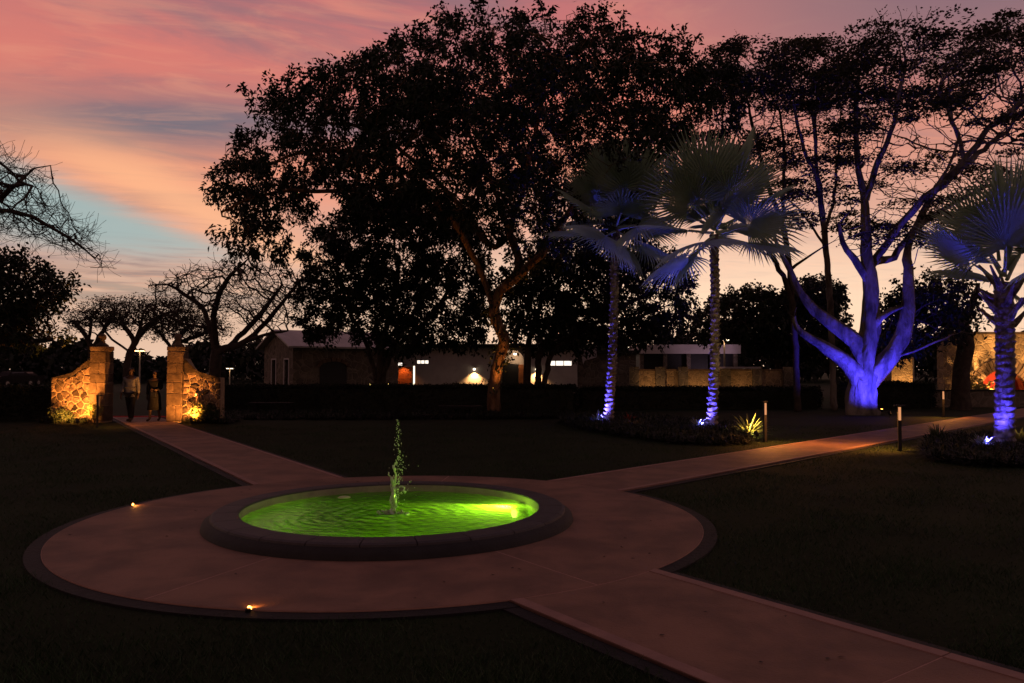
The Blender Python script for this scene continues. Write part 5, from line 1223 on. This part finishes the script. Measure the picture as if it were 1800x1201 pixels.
# ------------------------------------------------------------------ people in the gateway
def skin_mesh(name, nodes, edges, rad, mat, parent, root=0, sub=2):
    me = bpy.data.meshes.new(name); me.from_pydata([Vector(n)-Vector(root_of(parent).location) if parent is not None else n for n in nodes], edges, []); me.update()
    o = link(name, me, mat, parent); md = o.modifiers.new('skin', 'SKIN'); md.use_smooth_shade = True; o.modifiers.new('sub', 'SUBSURF').render_levels = sub; o.modifiers['sub'].levels = sub
    for i, v in enumerate(me.skin_vertices[0].data):
        r = rad[i]; v.radius = r if isinstance(r, tuple) else (r, r); v.use_root = (i == root)
    return o
def person(label, x, y, H, walk, outfit, arm='down', seed=1):
    b = gnd(x, y); s = H/1.75; t = thing('person', label, 'person', (b.x, b.y, 0)); B = Vector((b.x, b.y, 0)); P = lambda *q: B+Vector(q)*s
    sgn = walk
    N = [P(0, 0, .96), P(0, 0, 1.10), P(0, -.01, 1.27), P(0, 0, 1.43), P(0, 0, 1.50), P(0, -.015, 1.58), P(0, -.02, 1.66), P(0, -.01, 1.72)]; Rr = [(.155, .11), (.14, .10), (.165, .115), (.11, .08), (.055, .055), (.075, .085), (.082, .098), (.055, .07)]; Ed = [(i, i+1) for i in range(7)]
    def chain(start, pts, rs):
        prev = start
        for p, r in zip(pts, rs): N.append(P(*p)); Rr.append(r); Ed.append((prev, len(N)-1)); prev = len(N)-1
        return prev
    hands = []
    for sx in (-1, 1):
        st = sgn*sx*.16
        chain(0, [(sx*.095, 0, .88), (sx*.10, -st*.55, .50), (sx*.10, -st+.04, .09), (sx*.115, -st-.06, .045), (sx*.12, -st-.15, .03)], [.088, .058, .042, .040, .034])
        if arm == 'bag' and sx > 0: pts = [(sx*.185, 0, 1.40), (sx*.235, .03, 1.16), (sx*.15, -.17, 1.08), (sx*.10, -.22, 1.08)]
        else: pts = [(sx*.185, 0, 1.40), (sx*.235, .02, 1.14), (sx*.25, -.05+st*.4, .90), (sx*.25, -.065+st*.4, .83)]
        hh = chain(3, pts, [.058, .046, .034, (.036, .022)]); hands.append(hh); hp_ = N[hh]; dv = (N[hh]-N[hh-1]).normalized()
        side = Vector((0, 1, 0)) if abs(dv.z) > .5 else Vector((0, 0, 1))
        for q, (l, o_) in enumerate(((.085, -.027), (.095, -.009), (.09, .009), (.075, .026))):
            N.append(hp_+side*o_*s+dv*.035*s); Rr.append(.0105); Ed.append((hh, len(N)-1)); k0 = len(N)-1
            N.append(N[k0]+dv*l*.5*s+Vector((-sx*.006, 0, 0))); Rr.append(.009); Ed.append((k0, k0+1)); N.append(N[k0+1]+dv*l*.4*s+Vector((-sx*.018, 0, 0))); Rr.append(.007); Ed.append((k0+1, k0+2))
        N.append(hp_+side*-.040*s+dv*-.005*s); Rr.append(.012); Ed.append((hh, len(N)-1)); N.append(N[-1]+(side*-.02+dv*.04)*s); Rr.append(.009); Ed.append((len(N)-2, len(N)-1))
    Rr = [tuple(v*s for v in r) if isinstance(r, tuple) else r*s for r in Rr]
    body = skin_mesh('body', N, Ed, Rr, M['skin'], t)
    # head features
    m = MB(); m.tube([P(0, -.105, 1.645), P(0, -.135, 1.605), P(0, -.11, 1.598)], [.010*s, .016*s, .012*s], 6); m.build('nose', M['skin'], t, smooth=True)
    for sx in (-1, 1):
        m = MB(); m.lathe([(.001, .012), (.010, .007), (.012, 0), (.010, -.007), (.001, -.012)], P(sx*.032, -.103, 1.635), 8); m.build('eye', M['hair'], t, smooth=True)
        m = MB(); m.tube([P(sx*.080, 0, 1.60), P(sx*.092, .008, 1.63), P(sx*.085, .0, 1.66)], [.010*s, .018*s, .010*s], 6); m.build('ear', M['skin'], t, smooth=True)
    m = MB(); m.tube([P(-.024, -.104, 1.565), P(0, -.110, 1.562), P(.024, -.104, 1.565)], .006*s, 5); m.build('mouth', M['redleaf'], t, smooth=True)
    hn = [P(0, .02, 1.73), P(0, .055, 1.68), P(0, .07, 1.61)]; hr_ = [(.085, .095), (.092, .075), (.075, .05)]
    if outfit == 'dress': hn += [P(0, .075, 1.50), P(0, .07, 1.38)]; hr_ += [(.085, .045), (.07, .03)]
    skin_mesh('hair', hn, [(i, i+1) for i in range(len(hn)-1)], [tuple(v*s for v in r) for r in hr_], M['hair'], t)
    def cover(name, keep, grow, mt, extra=()):
        ids = sorted(keep); mp = {o_: i for i, o_ in enumerate(ids)}; nn = [N[i] for i in ids]; rr = [tuple(v+grow*s for v in Rr[i]) if isinstance(Rr[i], tuple) else Rr[i]+grow*s for i in ids]
        ee = [(mp[a], mp[b_]) for a, b_ in Ed if a in mp and b_ in mp]
        for par_, p, r in extra: nn.append(P(*p)); rr.append(tuple(v*s for v in r)); ee.append((mp[par_], len(nn)-1))
        return skin_mesh(name, nn, ee, rr, mt, t)
    a1 = [i for i in range(8, len(N))]
    # arm node ids: legs take five nodes each, arms four, then fingers
    legL = list(range(8, 13)); armL = list(range(13, 17)); off = 8+5+4+14; legR = list(range(off, off+5)); armR = list(range(off+5, off+9))
    if outfit == 'shirt':
        cover('shirt', [0, 1, 2, 3]+armL[:3]+armR[:3], .022, M['shirt'], [(0, (0, 0, .84), (.185, .135))]); cover('trousers', [0]+legL[:3]+legR[:3], .018, M['trousers'])
        cover('shoe', legL[3:], .014, M['black']); cover('shoe', legR[3:], .014, M['black'])
    else:
        cover('jacket', [0, 1, 2, 3]+armL[:3]+armR[:3], .020, M['dress']); cover('skirt', [0], .03, M['dress'], [(0, (0, 0, .70), (.19, .16)), (0, (0, 0, .80), (.19, .15))])
        m = MB(); m.lathe([(.17*s, .98*s), (.20*s, .85*s), (.22*s, .60*s), (.235*s, .38*s), (.225*s, .38*s), (.21*s, .6*s)], (b.x, b.y, 0), 24); m.F = [f for f in m.F if len(f) == 4]; m.build('skirt_hem', M['dress'], t, smooth=True)
        cover('shoe', legL[3:], .012, M['black']); cover('shoe', legR[3:], .012, M['black'])
    return t, N, hands
person('person in a white shirt and dark trousers walking through the gateway', 229, 741, 1.76, 1, 'shirt')
t_, N_, h_ = person('person in dark clothes holding a small bag walking beside the white shirt', 271, 740, 1.66, -1, 'dress', 'bag')
hp_ = N_[h_[1]]; m = MB(); m.box(hp_.x-.10, hp_.x+.08, hp_.y-.10, hp_.y-.03, hp_.z-.22, hp_.z-.06); bg = m.build('handbag', M['dark'], bevel=.02); tag(bg, 'small dark handbag held by the person in dark clothes', 'bag')
m = MB(); m.tube([hp_+Vector((-.07, -.065, -.07)), hp_+Vector((-.04, -.05, .01)), hp_+Vector((.02, -.05, .01)), hp_+Vector((.05, -.065, -.07))], .006, 5); m.build('strap', M['black'], bg, local=True)
# red threshold strip across the path inside the gate
c0 = gnd(196, 733); c1 = gnd(294, 733); th_ = MB().box(c0.x, c1.x, c0.y, c0.y+.05, -.01, .03).build('threshold_light', M['red_led']); tag(th_, 'thin red light strip across the path inside the gateway', 'light strip')

# ------------------------------------------------------------------ cars far off
def car(label, x, y, heading, tail):
    b = gnd(x, y); t = thing('parked_car', label, 'car', (b.x, b.y, 0), 'far parked cars', heading); prof = [(-2.1, .35), (-2.1, .85), (-1.9, .95), (-1.2, 1.0), (-.7, 1.42), (.75, 1.45), (1.45, 1.0), (2.05, .9), (2.12, .4)]
    m = MB(); n = len(prof); V = [(px_, sy*(.86 if pz_ < 1.2 else .66), pz_) for sy in (-1, 1) for px_, pz_ in prof]; m.add(V, [tuple(range(n)), tuple(range(n, 2*n))[::-1]]+[(i, (i+1) % n, n+(i+1) % n, n+i) for i in range(n)]); m.build('body', M['car'], t, local=True, bevel=.05)
    for q, (x0, x1, z0, z1) in enumerate(((-2.0, -1.25, 0, 0),)): pass
    for sy in (-1, 1):
        m = MB(); m.add([(-.95, sy*.80, 1.03), (1.2, sy*.80, 1.03), (.68, sy*.70, 1.38), (-.62, sy*.70, 1.38)], [(0, 1, 2, 3)]); m.build('side_window', M['glass'], t, local=True)
        for wx in (-1.3, 1.3):
            m = MB(); m.lathe([(.2, -.1), (.31, -.1), (.33, -.06), (.33, .06), (.31, .1), (.2, .1)], k=18); m.move(Matrix.Translation((wx, sy*.80, .30))@Matrix.Rotation(PI/2, 4, 'X')); w_ = m.build('wheel', M['rubber'], t, local=True)
            m = MB(); m.lathe([(.001, -.105), (.2, -.105), (.2, .105), (.001, .105)], k=14); m.move(Matrix.Translation((wx, sy*.80, .30))@Matrix.Rotation(PI/2, 4, 'X')); m.build('rim', M['zinc'], w_, local=True)
        m = MB(); m.box(-2.14, -2.10, sy*.62-.16, sy*.62+.16, .66, .80); m.build('tail_light', M['lamp_tail'] if tail else M['red'], t, local=True)
        m = MB(); m.box(2.08, 2.14, sy*.60-.14, sy*.60+.14, .62, .74); m.build('headlight', M['lamp_yellow'] if not tail else M['zinc'], t, local=True)
car('far dark car with red tail lights at the edge of the picture', 21, 679, R(75), True)
car('far dark car with yellow headlights beside the red tail lights', 38, 678, R(-95), False)

# ------------------------------------------------------------------ fallen leaves on the paving
rng = np.random.default_rng(91); a = rng.uniform(0, 2*PI, 30); r = rng.uniform(2.15, 3.45, 30); C = np.c_[FC[0]+np.cos(a)*r, FC[1]+np.sin(a)*r, np.full(30, .006)]
sA = rng.uniform(3.6, 10, 16); tA = rng.uniform(-.6, .6, 16); C = np.vstack([C, [(*path_pt(PATHS['C'][0], q, w_), .006) for q, w_ in zip(sA, tA)]])
d = unit(rng.normal(0, 1, C.shape)*np.array([1, 1, .06])); V, Fc = leaf_mesh(C, d, rng.uniform(.025, .06, len(C)), np.full(len(C), .014), rng, -.05); V[:, 2] = np.abs(V[:, 2]-.004)*.5+.005
tag(obj('fallen_leaves', V, Fc, M['bark']), 'dry fallen leaves scattered over the paving', 'leaves', kind='stuff')
